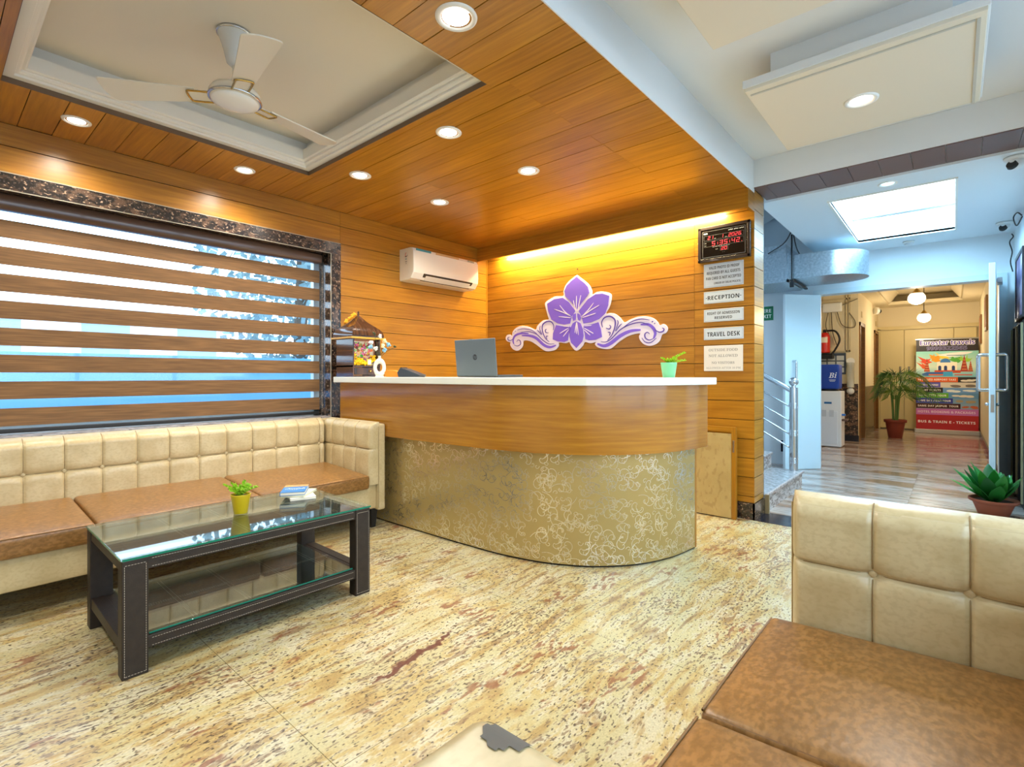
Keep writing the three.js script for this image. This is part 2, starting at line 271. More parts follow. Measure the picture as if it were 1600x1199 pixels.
{ // teak ceiling with the opening of the tray
  const c = struct('ceiling', 'teak boarded ceiling with recessed downlights', 'ceiling');
  const TX0 = -3.40, TX1 = -1.69, TZ0 = -1.77, TZ1 = -0.25;
  part('backing', merge([box(XL, XP - 0.006, HC + 0.012, HC + 0.03, -4.2, TZ0 - 0.003), box(XL, XP - 0.006, HC + 0.012, HC + 0.03, TZ1 + 0.003, ZN), box(XL, TX0 - 0.003, HC + 0.012, HC + 0.03, TZ0 - 0.003, TZ1 + 0.003), box(TX1 + 0.003, XP - 0.006, HC + 0.012, HC + 0.03, TZ0 - 0.003, TZ1 + 0.003)]), grooveMat, c);
  for (let k = 0; k < 40; k++) {
    let z0 = -4.0 + 0.146 * k - 0.004, z1 = z0 + 0.146; if (z0 > ZN) break;
    const spans = []; const inT = z1 > TZ0 + 0.01 && z0 < TZ1 - 0.01;
    const add = (a, b) => { const s = k % 7 === 3 ? -2.9 : -1.60; if (a < s - 0.1 && b > s + 0.1) spans.push([a, s], [s, b]); else spans.push([a, b]); };
    const XE = XP - 0.006; if (inT) { add(XL, TX0 - 0.002); add(TX1 + 0.002, XE); } else add(XL, XE);
    if (inT && z0 < TZ0 - 0.01) part('plank', box(TX0 - 0.001, TX1 + 0.001, HC, HC + 0.011, z0 + 0.0016, TZ0 - 0.002, 'x', 1 / 1.2, 1 / 1.2, R(), R()), pick(woods), c);
    if (inT && z1 > TZ1 + 0.01) part('plank', box(TX0 - 0.001, TX1 + 0.001, HC, HC + 0.011, TZ1 + 0.002, z1 - 0.0016, 'x', 1 / 1.2, 1 / 1.2, R(), R()), pick(woods), c);
    const gap = k === 15 ? 0.004 : 0.0016;
    for (const [a, b] of spans) { const dy = rr(-0.0012, 0.0012); part('plank', box(a + 0.0005, b - 0.0005, HC + dy, HC + 0.011, z0 + gap, z1 - 0.002, 'x', 1 / 1.2, 1 / 1.2, R(), R()), pick(woods), c); }
  }
  // tray: liner, stepped moulding, upper ceiling
  const ring = (prof) => { // rectangle loops joined along a profile of [inset, height]
    const pos = [], idx = [];
    for (let i = 0; i < prof.length - 1; i++) for (let s = 0; s < 4; s++) {
      const cor = (d, y, k) => [[TX0 + d, y, TZ0 + d], [TX1 - d, y, TZ0 + d], [TX1 - d, y, TZ1 - d], [TX0 + d, y, TZ1 - d]][k % 4];
      const A = cor(...prof[i], s), B = cor(...prof[i], s + 1), C = cor(...prof[i + 1], s + 1), D = cor(...prof[i + 1], s), o = pos.length / 3;
      pos.push(...A, ...B, ...C, ...D); idx.push(o, o + 2, o + 1, o, o + 3, o + 2);
    }
    const g = new THREE.BufferGeometry(); g.setAttribute('position', new THREE.BufferAttribute(new Float32Array(pos), 3)); g.setIndex(idx); const n = g.toNonIndexed(); n.computeVertexNormals(); return guv(n, 'x');
  };
  const t = struct('trim_3', 'white stepped moulding around the ceiling tray of the fan', 'trim');
  part('liner', ring([[-0.002, 2.4995], [0, 2.4995], [0, 2.527]]), plaster(104, 82, 62, 0.5), t);
  part('moulding', ring([[0, 2.527], [0.04, 2.527], [0.042, 2.531], [0.042, 2.538], [0.054, 2.540], [0.062, 2.547], [0.062, 2.556], [0.074, 2.556], [0.082, 2.562], [0.082, 2.63], [0.03, 2.63], [0.03, 2.70]]), whiteTrim, t);
  part('tray_ceiling', box(TX0 - 0.1, TX1 + 0.1, 2.70, 2.74, TZ0 - 0.1, TZ1 + 0.1), plaster(224, 218, 204), t);
}
{ // plaster ceiling on the right
  const c = struct('ceiling_plaster', 'white plaster ceiling and beams beside the teak ceiling', 'ceiling');
  part('drop_face', box(XP - 0.006, XP, HC - 0.003, HW, ZB, ZN), white, c);
  part('soffit', box(XP - 0.006, 0.9, HW, HW + 0.06, -4.138, ZN), white, c);
  part('beam', box(XP - 0.006, 0.9, 2.535, HW + 0.2, ZLob, -4.14), white, c);
  part('roof_slab', box(-4.24, 0.9, 2.95, 3.1, -4.5, 1.9), white, c);
}
{ // boards under the beam
  const t = struct('trim_4', 'boards on the underside of the white beam, blue light and shade in their brown', 'trim');
  const m = [plaster(112, 90, 86, 0.45), plaster(106, 84, 80, 0.45)];  // dull mauve-brown carries the blue light and shade on these boards
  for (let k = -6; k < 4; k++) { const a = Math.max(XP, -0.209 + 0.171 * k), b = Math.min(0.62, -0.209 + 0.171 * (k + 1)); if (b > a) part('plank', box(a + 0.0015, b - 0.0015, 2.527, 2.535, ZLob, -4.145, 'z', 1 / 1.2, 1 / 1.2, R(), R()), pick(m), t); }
}
{ // right and near walls, out of the frame; daylight enters through the glazed shop front on the right
  const w = struct('wall_right', 'white wall with the glazed street front', 'wall');
  part('masonry', merge([box(XR, 0.9, 0, 0.72, ZLob, 1.9), box(XR, 0.9, 2.62, 3.1, ZLob, 1.9), box(XR, 0.9, 0.72, 2.62, ZLob, -3.7), box(XR, 0.9, 0.72, 2.62, 0.9, 1.9)]), white, w);
  const wn = struct('window_2', 'glazed street front beside the right sofa', 'window');
  const fm = std({ color: col(70, 60, 52), roughness: 0.5 });
  part('window_frame', merge([box(XR + 0.05, XR + 0.11, 0.72, 0.77, -3.7, 0.9), box(XR + 0.05, XR + 0.11, 2.57, 2.62, -3.7, 0.9), box(XR + 0.05, XR + 0.11, 0.72, 2.62, -3.7, -3.65), box(XR + 0.05, XR + 0.11, 0.72, 2.62, 0.85, 0.9)]), fm, wn);
  for (const z of [-2.55, -1.4, -0.25]) part('mullion', box(XR + 0.055, XR + 0.105, 0.75, 2.6, z - 0.022, z + 0.022), fm, wn);
  for (const [a, b] of [[-3.65, -2.57], [-2.53, -1.42], [-1.38, -0.27], [-0.23, 0.85]]) part('pane', at(new THREE.PlaneGeometry(b - a, 1.8), XR + 0.08, 1.67, (a + b) / 2, 0, Math.PI / 2, 0), glassPane, wn);
  structMesh('wall_near', 'cream wall opposite the reception counter', 'wall', box(-4.24, 0.9, 0, 3.1, ZN, 1.9), plaster(224, 214, 192));
}
{ // stair lobby
  const w = struct('wall_lobby', 'pale painted walls of the stair lobby', 'wall');
  part('door_wall', merge([box(-3.9, -1.25, 0, 3.6, ZD - 0.14, ZD), box(-1.25, 0.38, 2.11, 2.62, ZD - 0.14, ZD), box(0.38, 0.9, 0, 2.62, ZD - 0.14, ZD)]), lobbyWhite, w);
  part('right_wall', box(0.45, 0.9, 0, 2.6, ZD, ZLob), lobbyWhite, w);
  part('left_wall', merge([box(-4.24, -3.9, 0, 1.5, ZD - 0.14, -4.42), box(-4.24, -3.9, 3.4, 4.0, ZD - 0.14, -4.42), box(-4.24, -3.9, 1.5, 3.4, ZD - 0.14, -6.75), box(-4.24, -3.9, 1.5, 3.4, -4.75, -4.42)]), lobbyWhite, w);
  const sw = struct('window_3', 'added unseen window that brightens the stairwell', 'window'); part('window_frame', merge([box(-4.1, -4.04, 1.5, 1.55, -6.75, -4.75), box(-4.1, -4.04, 3.35, 3.4, -6.75, -4.75), box(-4.1, -4.04, 1.55, 3.35, -5.775, -5.725)]), whiteTrim, sw); for (const z of [-6.262, -5.238]) part('pane', at(new THREE.PlaneGeometry(0.97, 1.8), -4.07, 2.45, z, 0, Math.PI / 2, 0), glassPane, sw);  // unseen window, added to brighten the dark wall behind the stair
  part('stairwell_rear', box(-3.9, XP, 3.1, 4.0, -4.5, -4.42), lobbyWhite, w);
  part('stairwell_top', box(-4.0, XP + 0.1, 3.6, 3.7, ZD - 0.14, -4.42), lobbyWhite, w);
  part('upper_flight', at(box(-0.8, 0.8, -0.08, 0.08, -0.5, 0.5), -2.0, 3.0, -6.45, 0, 0, 0.45), lobbyWhite, w);
  part('slab_edge', box(XP - 0.06, XP, HL, 3.6, ZD, ZLob), lobbyWhite, w);
  const sx0 = -0.76, sx1 = 0.01, sz0 = -6.48, sz1 = -4.81;
  const c = struct('ceiling_lobby', 'pale ceiling of the stair lobby with a skylight well', 'ceiling');
  part('soffit', merge([box(XP, sx0, HL, HL + 0.1, ZD, ZLob), box(sx1, 0.45, HL, HL + 0.1, ZD, ZLob), box(sx0, sx1, HL, HL + 0.1, ZD, sz0), box(sx0, sx1, HL, HL + 0.1, sz1, ZLob)]), lobbyWhite, c);
  part('well', merge([box(sx0 - 0.03, sx0, HL + 0.1, 2.92, sz0 - 0.03, sz1 + 0.03), box(sx1, sx1 + 0.03, HL + 0.1, 2.92, sz0 - 0.03, sz1 + 0.03), box(sx0, sx1, HL + 0.1, 2.9, sz0 - 0.03, sz0), box(sx0, sx1, HL + 0.1, 2.9, sz1, sz1 + 0.03)]), white, c);
  part('well_trim', merge([box(sx0 - 0.015, sx0, HL - 0.008, HL + 0.02, sz0 - 0.015, sz1 + 0.015), box(sx1, sx1 + 0.015, HL - 0.008, HL + 0.02, sz0 - 0.015, sz1 + 0.015), box(sx0, sx1, HL - 0.008, HL + 0.02, sz0 - 0.015, sz0), box(sx0, sx1, HL - 0.008, HL + 0.02, sz1, sz1 + 0.015)]), whiteTrim, c);
  part('shade_band', box(sx0, sx1, 2.645, 2.678, -6.12, -6.03), white, c);  // added bar imitating the darker shading band inside the well
  const s = thing('skylight_window', 'bright skylight diffuser in the lobby ceiling well', 'skylight', [0, 0, 0]);
  part('lamp_diffuser', box(sx0, sx1, 2.68, 2.69, sz0, sz1), lens(new THREE.Color().setRGB(0.86, 0.95, 1.0), 3.2), s);
  const a = new THREE.RectAreaLight(COOL, L.skylight, sx1 - sx0 - 0.02, sz1 - sz0 - 0.02); a.position.set((sx0 + sx1) / 2, 2.67, (sz0 + sz1) / 2); a.lookAt((sx0 + sx1) / 2, 0, (sz0 + sz1) / 2); s.add(a);
}
{ // corridor behind the double door
  const w = struct('wall_corridor', 'cream walls of the corridor behind the double door', 'wall');
  const Z0 = ZD - 0.14;
  part('right_wall', box(0.37, 0.6, 0, 2.9, -13.3, Z0), hallCream, w);
  part('end_wall', box(-1.5, 0.37, 0, 2.9, -13.3, -13.1), hallCream, w);
  part('left_wall', merge([box(-1.38, -1.2, 0, 2.9, -10.3, -10.2), box(-1.38, -1.2, 2.0, 2.9, -10.92, -10.3), box(-1.38, -1.2, 0, 2.9, -12.4, -10.92), box(-1.38, -1.2, 2.0, 2.9, -13.1, -12.4), box(-1.45, -1.38, 0, 2.9, -13.1, -10.301)]), hallCream, w);
  part('recess_rear_wall', box(-2.7, -1.381, 0, 2.9, -10.3, -10.2), hallCream, w);
  part('recess_side_wall', box(-2.8, -2.7, 0, 2.9, -10.3, Z0), hallCream, w);
  const brownMarble = phy({ map: darkGranite.map, color: new THREE.Color().setRGB(1.5, 1.3, 1.15), roughness: 0.25 });
  part('dado', merge([box(-2.7, -1.2, 0.1, 0.96, -10.2, -10.19), box(-1.2, -1.19, 0.1, 0.9, -12.35, -10.96)]), brownMarble, w);
  part('skirting', merge([box(-2.7, -1.19, 0, 0.1, -10.2, -10.185), box(-1.2, -1.185, 0, 0.1, -12.35, -10.96), box(0.355, 0.37, 0, 0.1, -13.1, Z0)]), blackGranite, w);
  const c = struct('ceiling_corridor', 'cream corridor ceiling with a shallow sloping tray', 'ceiling');
  part('soffit', box(-2.8, 0.6, 2.72, 2.8, -13.3, Z0), hallCream, c);
  part('border', merge([box(-2.69, -0.98, 2.5, 2.56, -13.1, Z0), box(0.12, 0.368, 2.5, 2.56, -13.1, Z0), box(-0.98, 0.12, 2.5, 2.56, -13.1, -12.6)]), hallCream, c);
  part('slope', merge([at(box(-0.12, 0.12, -0.01, 0.01, -12.6, Z0), -0.9, 2.63, 0, 0, 0, 0.95), at(box(-0.12, 0.12, -0.01, 0.01, -12.6, Z0), 0.04, 2.63, 0, 0, 0, -0.95)]), hallCream, c);
}
{ // door frame of the lobby
  const f = struct('trim_5', 'pale painted frame of the lobby double door', 'trim');
  const m = plaster(206, 222, 230, 0.4);
  part('head', box(-1.27, 0.40, 2.06, 2.115, ZD - 0.15, ZD + 0.03), m, f);
  part('jamb', box(-1.27, -1.215, 0, 2.06, ZD - 0.15, ZD + 0.03), m, f); part('jamb', box(0.34, 0.40, 0, 2.06, ZD - 0.15, ZD + 0.03), m, f);
}
{ // stair
  const st = struct('staircase', 'grey marble steps rising to the left behind the reception wall', 'stairs');
  for (let k = 0; k < 7; k++) {
    const x1 = -1.14 - 0.28 * k, y = 0.16 * (k + 1);
    part('tread', rbox(1.0, 0.03, 1.3, 0.012, x1 - 0.5 + 0.018, y - 0.015, -5.08, 2, 'x', 2.2, 2.2), stepMarble, st);
    part('riser', box(x1 - 0.9, x1, y - 0.16, y - 0.03, -5.73, -4.43, 'z'), stepMarble, st);
  }
  part('end_stone', box(XP + 0.006, XP + 0.035, 0, 0.15, -4.45, -4.425), plaster(150, 130, 90), st);
  part('rear_skirting', box(-1.62, -1.35, 0.16, 0.30, -6.985, -6.97), blackGranite, st);
}
{ // outdoors
  structMesh('ground', 'grey pavement outside the windows', 'ground', box(-40, -4.24, -0.3, -0.12, -30, 30), plaster(150, 152, 154));
  structMesh('ground', 'grey pavement in front of the street window', 'ground', box(0.9, 40, -0.3, -0.12, -30, 30), plaster(170, 174, 178));
}

// ---------------------------------------------------------------- fixed fittings
{ // striped roller blind
  const b = thing('roller_blind', 'brown striped day and night blind with sheer gaps over the wide window', 'blind');
  const slatMap = dataTex(512, 128, (u, v) => { const a = fbm(nA, u, v, 8, 60, 3), c = fbm(nB, u, v, 3, 6, 2); return mixc([104, 74, 42], [146, 107, 64], clamp(0.5 + (a - 0.5) * 1.3 + (c - 0.5) * 0.4)); });
  const slatM = phy({ map: slatMap, roughness: 0.75, transmission: 0.1, thickness: 0 });
  const sheerM = phy({ color: col(232, 244, 250), roughness: 0.1, transmission: 1, thickness: 0 });
  const z0 = -2.222, z1 = 1.26, X = -4.085;
  part('cassette', (() => { const g = puff(0.10, 0.10, z1 - z0 + 0.02, 0.04, { nz: 4 }); g.translate(-4.075, 2.09, (z0 + z1) / 2); return g; })(), phy({ color: col(92, 66, 50), roughness: 0.3, clearcoat: 0.4 }), b);
  for (let k = 0; k < 8; k++) {
    const t = 1.993 - 0.1535 * k;
    part('opaque_band', box(X - 0.002, X + 0.002, t - 0.102, t, z0, z1, 'z', 0.6, 2), slatM, b);
    const top = k ? t + 0.0515 : 2.06; part('sheer_band', at(new THREE.PlaneGeometry(z1 - z0, top - t), X, (top + t) / 2, (z0 + z1) / 2, 0, Math.PI / 2, 0), sheerM, b);
  }
  part('sheer_band', at(new THREE.PlaneGeometry(z1 - z0, 0.016), X, 0.808, (z0 + z1) / 2, 0, Math.PI / 2, 0), sheerM, b);
  part('bottom_rail', rbox(0.02, 0.026, z1 - z0, 0.008, X, 0.789, (z0 + z1) / 2), blackMat, b);
  const beads = []; for (let k = 0; k < 84; k++) beads.push(new THREE.SphereGeometry(0.0035, 6, 5).translate(X + 0.02, 2.03 - 0.0148 * k, -2.236));
  part('bead_chain', merge(beads), plaster(190, 180, 165), b);
}
{ // what stands outside the window
  const m = plaster(112, 184, 236);
  solo('boundary_wall', 'pale blue boundary wall outside the blinded window', 'wall', box(-7.2, -7.0, -0.12, 1.34, -9, 3), m);
  const h = thing('building', 'white apartment block across the lane seen through the blind', 'building', [-15, 0, -3.5]);
  part('facade', box(-2, 0, -0.1, 2.75, -2.0, 6), plaster(235, 236, 238), h);
  for (let j = 0; j < 1; j++) for (let k = 0; k < 4; k++) { const z = -1.7 + 1.9 * k, y = 1.45; const w = part('window', box(-0.02, 0.02, y, y + 1.1, z, z + 0.9), plaster(150, 170, 186), h); part('window_sill', box(0, 0.12, y - 0.08, y, z - 0.08, z + 0.98), plaster(210, 212, 214), w); }
  const t = thing('tree', 'leafy tree outside the right end of the window', 'tree', [-9.0, -0.12, -4.6]);
  part('trunk', tube([[0, 0, 0], [0.05, 1.4, 0.1], [-0.1, 2.6, 0], [0.2, 3.6, 0.1]], 0.12), std({ color: col(90, 74, 60), roughness: 0.9 }), t);
  const lv = []; const r = rng(5); for (let k = 0; k < 2600; k++) { const a = r() * 6.283, q = Math.sqrt(r()), y = 1.2 + 3.6 * r(), s = 1.9 * Math.sin(Math.PI * clamp((y - 0.7) / 4.6)) ; const g = new THREE.PlaneGeometry(0.07, 0.12); lv.push(at(g, Math.cos(a) * q * s, y, Math.sin(a) * q * s, r() * 3, r() * 6, r() * 3)); }
  part('foliage', merge(lv), std({ color: col(140, 166, 168), roughness: 0.8, side: THREE.DoubleSide }), t).userData.kind = 'stuff';
}
{ // air conditioner on the window wall
  const a = thing('air_conditioner', 'white split air conditioner on the teak wall above the counter', 'air conditioner', [XL, 2.0, -3.385], Math.PI / 2);
  const body = plaster(238, 232, 214, 0.35), len = 0.82;
  const prof = [[0, 0.0], [0.125, 0.0], [0.165, 0.012], [0.2, 0.06], [0.205, 0.11], [0.2, 0.255], [0.185, 0.28], [0.15, 0.288], [0, 0.288]];
  const g = new THREE.ExtrudeGeometry(poly(prof.map(([x, y]) => [x, y])), { depth: len, bevelEnabled: true, bevelThickness: 0.012, bevelSize: 0.006, bevelSegments: 3 });
  g.rotateY(-Math.PI / 2); g.translate(len / 2, 0, 0); part('casing', g, body, a);
  part('front_panel', rbox(len - 0.01, 0.17, 0.012, 0.005, 0, 0.178, 0.2), plaster(244, 240, 226, 0.25), a);
  part('outlet', at(rbox(0.64, 0.085, 0.02, 0.004), 0.02, 0.032, 0.174, 0.85, 0, 0), std({ color: col(62, 54, 44), roughness: 0.6 }), a);
  part('louvre', at(rbox(0.58, 0.052, 0.008, 0.003), 0.02, 0.022, 0.184, 0.7, 0, 0), plaster(228, 222, 204, 0.35), a);
  part('fin', rbox(0.012, 0.03, 0.01, 0.003, 0.0, 0.035, 0.184), blackMat, a);
  part('sticker_band', rbox(0.18, 0.02, 0.003, 0.001, -0.3, 0.272, 0.203), std({ color: col(70, 150, 160), roughness: 0.3 }), a);
  part('energy_label', rbox(0.3, 0.02, 0.003, 0.001, 0.0, 0.272, 0.203), std({ color: col(196, 160, 108), roughness: 0.4 }), a);
  part('badge', rbox(0.09, 0.018, 0.003, 0.001, 0.32, 0.272, 0.203), std({ color: col(130, 140, 130), roughness: 0.4 }), a);
  const logo = canvasTex(128, 256, (x, w, h) => { x.fillStyle = '#e9e4d2'; x.fillRect(0, 0, w, h); x.strokeStyle = '#d2452f'; x.lineWidth = 12; x.beginPath(); x.arc(76, 60, 30, 2.0, 4.6); x.stroke(); x.strokeStyle = '#2e3440'; x.beginPath(); x.arc(64, 62, 36, 0.3, 2.4); x.stroke(); x.fillStyle = '#3b8f98'; x.fillRect(44, 124, 44, 8); x.fillRect(44, 138, 44, 8); x.fillStyle = '#b8b4a6'; x.fillRect(44, 168, 50, 22); x.fillRect(54, 200, 30, 22); x.fillStyle = '#8a867a'; x.fillRect(48, 172, 40, 3); x.fillRect(48, 180, 40, 3); });
  part('side_label', at(new THREE.PlaneGeometry(0.07, 0.14), -len / 2 - 0.0125, 0.195, 0.095, 0, -Math.PI / 2, 0), std({ map: logo, roughness: 0.4 }), a);
}
{ // lamp in the cove
  const c = thing('cove_light', 'warm strip light hidden above the reception wall', 'light');
  part('strip', box(-3.74, -1.38, 2.402, 2.412, -4.09, -4.06), lens(WARM, 9), c);
  part('channel', box(-3.78, -1.34, 2.412, 2.425, -4.10, -4.05), plaster(230, 226, 215), c);
  const a = new THREE.RectAreaLight(new THREE.Color().setRGB(1, 0.80, 0.42), L.cove, 2.34, 0.025); a.position.set(-2.56, 2.399, -4.075); a.lookAt(-2.56, 1.7, -4.35); c.add(a);
}
// downlights
function downlight(x, y, z, label, color, cd, size = 0.075, glow = 9) {
  const d = thing('ceiling_downlight', label, 'light', [x, y, z], 0, 'recessed downlights');
  part('trim_ring', lathe([[size * 0.78, 0.004], [size * 0.8, -0.004], [size * 0.95, -0.008], [size * 1.08, -0.004], [size * 1.1, 0.001]], 40), plaster(236, 234, 226, 0.4), d);
  part('lamp_lens', lathe([[0, -0.003], [size * 0.6, -0.003], [size * 0.8, 0.002]], 36), lens(color, glow), d);
  const s = new THREE.SpotLight(color, cd, 0, 1.35, 0.7, 2); s.position.set(0, -0.02, 0); s.castShadow = true; s.shadow.radius = size / 0.02 * 0.8; s.target.position.set(0, -1, 0); d.add(s); d.add(s.target);
}
const D1 = 'recessed round downlight in the teak ceiling';
downlight(-3.63, HC, -0.56, `${D1} above the left part of the window`, NEUTRAL, L.spot * 0.8, 0.06);
downlight(-3.64, HC, -1.44, `${D1} beside the tray corner above the window`, NEUTRAL, L.spot * 0.8, 0.06);
downlight(-3.126, HC, -2.004, `${D1} next to the tray corner over the sofa end`, NEUTRAL, L.spot, 0.068);
downlight(-2.19, HC, -1.981, `${D1} next to the tray edge over the counter front`, NEUTRAL, L.spot, 0.068);
downlight(-3.129, HC, -2.733, `${D1} in front of the air conditioner`, NEUTRAL, L.spot, 0.068);
downlight(-2.19, HC, -2.709, `${D1} above the laptop`, NEUTRAL, L.spot, 0.068);
downlight(-1.462, HC, -1.362, `large ${D1} between the tray and the white drop`, NEUTRAL, L.spot * 1.1, 0.075);
downlight(-1.462, HC, 0.3, `large ${D1} behind the tray`, NEUTRAL, L.spot * 1.1, 0.075);
downlight(-3.126, HC, 0.4, `${D1} behind the fan tray`, NEUTRAL, L.spot, 0.068);

// ceiling rafts on the right
function raft(z0, z1, label, lit) {
  const p = thing('ceiling_raft', label, 'ceiling panel', [-0.353, 0, (z0 + z1) / 2], 0, 'square ceiling rafts');
  const d = z1 - z0;
  part('slab', rbox(0.915, 0.055, d, 0.004, 0, 2.583, 0), panelCream, p);
  part('edge_band', merge([rbox(0.93, 0.04, 0.008, 0.002, 0, 2.592, d / 2 + 0.004), rbox(0.93, 0.04, 0.008, 0.002, 0, 2.592, -d / 2 - 0.004), rbox(0.008, 0.04, d, 0.002, 0.4615, 2.592, 0), rbox(0.008, 0.04, d, 0.002, -0.4615, 2.592, 0)]), white, p);
  part('hanger_box', box(-0.35, 0.35, 2.61, HW, -d / 2 + 0.06, d / 2 - 0.06), white, p);
  part('bead', merge([box(-0.44, 0.42, 2.55, 2.556, d / 2 - 0.05, d / 2 - 0.04), box(0.425, 0.437, 2.55, 2.556, -d / 2, d / 2 - 0.04)]), plaster(190, 186, 172), p);
}
raft(-3.65, -2.76, 'cream square ceiling raft with a downlight hung before the beam', true);
raft(-2.31, -1.42, 'cream square ceiling raft without a lamp in view, further from the beam', false);
raft(-0.97, -0.08, 'cream square ceiling raft above the right sofa', false);
downlight(-0.367, 2.555, -3.235, 'round downlight in the middle of the cream ceiling raft', NEUTRAL, L.panelSpot, 0.07, 7);
downlight(-0.365, HL, -4.63, 'small round downlight beside the skylight well', COOL, L.lobbySpot, 0.055, 7);

{ // ceiling fan
  const f = thing('ceiling_fan', 'white three-bladed ceiling fan with chrome and gold trim in the tray', 'fan', [-2.533, 0, -0.96]);
  const enamel = plaster(226, 220, 204, 0.25);
  part('canopy', lathe([[0.0, 2.70], [0.075, 2.70], [0.075, 2.688], [0.066, 2.67], [0.05, 2.62], [0.036, 2.56], [0.02, 2.545], [0, 2.545]], 36), plaster(214, 216, 214, 0.25), f);
  part('canopy_ring', at(new THREE.TorusGeometry(0.073, 0.007, 10, 40), 0, 2.692, 0, Math.PI / 2, 0, 0), chrome, f);
  part('down_rod', rod([0, 2.56, 0], [0, 2.42, 0], 0.012), enamel, f);
  part('motor', lathe([[0, 2.455], [0.05, 2.45], [0.095, 2.435], [0.108, 2.415], [0.108, 2.395], [0.1, 2.382], [0, 2.378]], 48), enamel, f);
  part('motor_ring', at(new THREE.TorusGeometry(0.107, 0.007, 10, 56), 0, 2.392, 0, Math.PI / 2, 0, 0), chrome, f);
  part('motor_cap', lathe([[0.1, 2.386], [0.098, 2.376], [0.07, 2.366], [0.03, 2.361], [0, 2.36]], 48), plaster(236, 236, 232, 0.15), f);
  for (const deg of [-10, -130, -258]) {
    const s = new THREE.Shape(); s.moveTo(0.16, -0.045); s.quadraticCurveTo(0.33, -0.06, 0.525, -0.082); s.quadraticCurveTo(0.552, -0.07, 0.555, -0.01); s.quadraticCurveTo(0.552, 0.058, 0.538, 0.066); s.quadraticCurveTo(0.35, 0.056, 0.16, 0.045); s.closePath();
    const g = new THREE.ExtrudeGeometry(s, { depth: 0.004, bevelEnabled: true, bevelThickness: 0.001, bevelSize: 0.001, bevelSegments: 1, curveSegments: 14 }); g.rotateX(-Math.PI / 2); at(g, 0, 0, 0, 0.16, 0, 0);
    const b = part('blade', at(g, 0, 2.40, 0, 0, deg * Math.PI / 180, 0), enamel, f);
    part('blade_root', at(at(rbox(0.12, 0.012, 0.062, 0.005, 0.135, 0, 0), 0, 0, 0, 0.16, 0, 0), 0, 2.40, 0, 0, deg * Math.PI / 180, 0), enamel, b);
    part('gold_band', at(at(tube([[0.1, -0.007, -0.035], [0.17, -0.007, -0.036], [0.195, -0.007, -0.03], [0.195, -0.007, 0.03], [0.17, -0.007, 0.036], [0.1, -0.007, 0.035]], 0.0045, 6, 30), 0, 0, 0, 0.16, 0, 0), 0, 2.40, 0, 0, deg * Math.PI / 180, 0), gold, b);
  }
}

// ---------------------------------------------------------------- sofas
function tuft(w, h, D, o) {                            // buttoned pad in the xy plane (0..w, 0..h), facing +z
  const { us, v0, rT = 0.055, rS = 0.03, step = 0.0045, groove = 0.012, buttons = [] } = o, nx = Math.round(w / step), ny = Math.round(h / step), pos = [], idx = [];
  const edge = (d, r) => d >= r ? 1 : Math.sqrt(Math.max(0, 1 - (1 - d / r) ** 2));
  const xAt = (i) => w * i / nx, yAt = (j) => h * j / ny;
  for (let j = 0; j <= ny; j++) for (let i = 0; i <= nx; i++) {
    const x = xAt(i), y = yAt(j); let z = D * edge(h - y, rT) * edge(Math.min(x, w - x), rS);
    let du = 9; let cell = 0.167; for (let k = 0; k < us.length; k++) { const d = Math.abs(x - us[k]); if (d < du) du = d; }
    const dv = Math.abs(y - v0), top = edge(h - y, rT);
    z -= groove * 0.6 * Math.exp(-((du / 0.0055) ** 2)) * (0.3 + 0.7 * top) + 0.0035 * Math.exp(-((du / 0.022) ** 2)) * top;
    z -= groove * 0.9 * Math.exp(-((dv / 0.005) ** 2)) + 0.005 * Math.exp(-((dv / 0.02) ** 2));
    for (const b of buttons) { const q = (x - b) ** 2 + dv * dv; if (q < 0.01) z -= 0.01 * Math.exp(-q / 0.0007); }
    z += 0.0015 * (nA(x * 14, y * 14, 97, 97) - 0.5) * top;
    pos.push(x, y, Math.max(z, -0.005));
  }
  for (let j = 0; j < ny; j++) for (let i = 0; i < nx; i++) { const a = j * (nx + 1) + i, b = a + nx + 1; idx.push(a, a + 1, b + 1, a, b + 1, b); }
  const g = new THREE.BufferGeometry(); g.setAttribute('position', new THREE.BufferAttribute(new Float32Array(pos), 3)); g.setIndex(idx); g.computeVertexNormals(); guv(g, 'x'); const zAt = (x, y) => pos[3 * (clamp(Math.round(y / h * ny), 0, ny) * (nx + 1) + clamp(Math.round(x / w * nx), 0, nx)) + 2];
  g.seams = [...us.map((u) => Array.from({ length: 26 }, (_, k) => { const y = 0.02 + (h - 0.024) * (1 - (1 - k / 25) ** 1.5); return [u, y, zAt(u, y) + 0.0006]; })), Array.from({ length: Math.round(w / 0.03) }, (_, k, n = Math.round(w / 0.03)) => { const x = 0.004 + (w - 0.008) * k / (n - 1); return [x, v0, zAt(x, v0) + 0.0006]; })].map((p) => tube(p, 0.0016, 5, p.length * 2));
  return g;
}
const seamMat = std({ color: col(150, 126, 84), roughness: 0.6 });
function buttonGeo() { const g = new THREE.SphereGeometry(0.0115, 14, 8); g.scale(1, 1, 0.55); return g; }
const legGeo = (() => { const g = new THREE.CylinderGeometry(0.04, 0.024, 0.145, 4); g.rotateY(Math.PI / 4); g.translate(0, 0.0725, 0); return toCreasedNormals(g, 0.5); })();
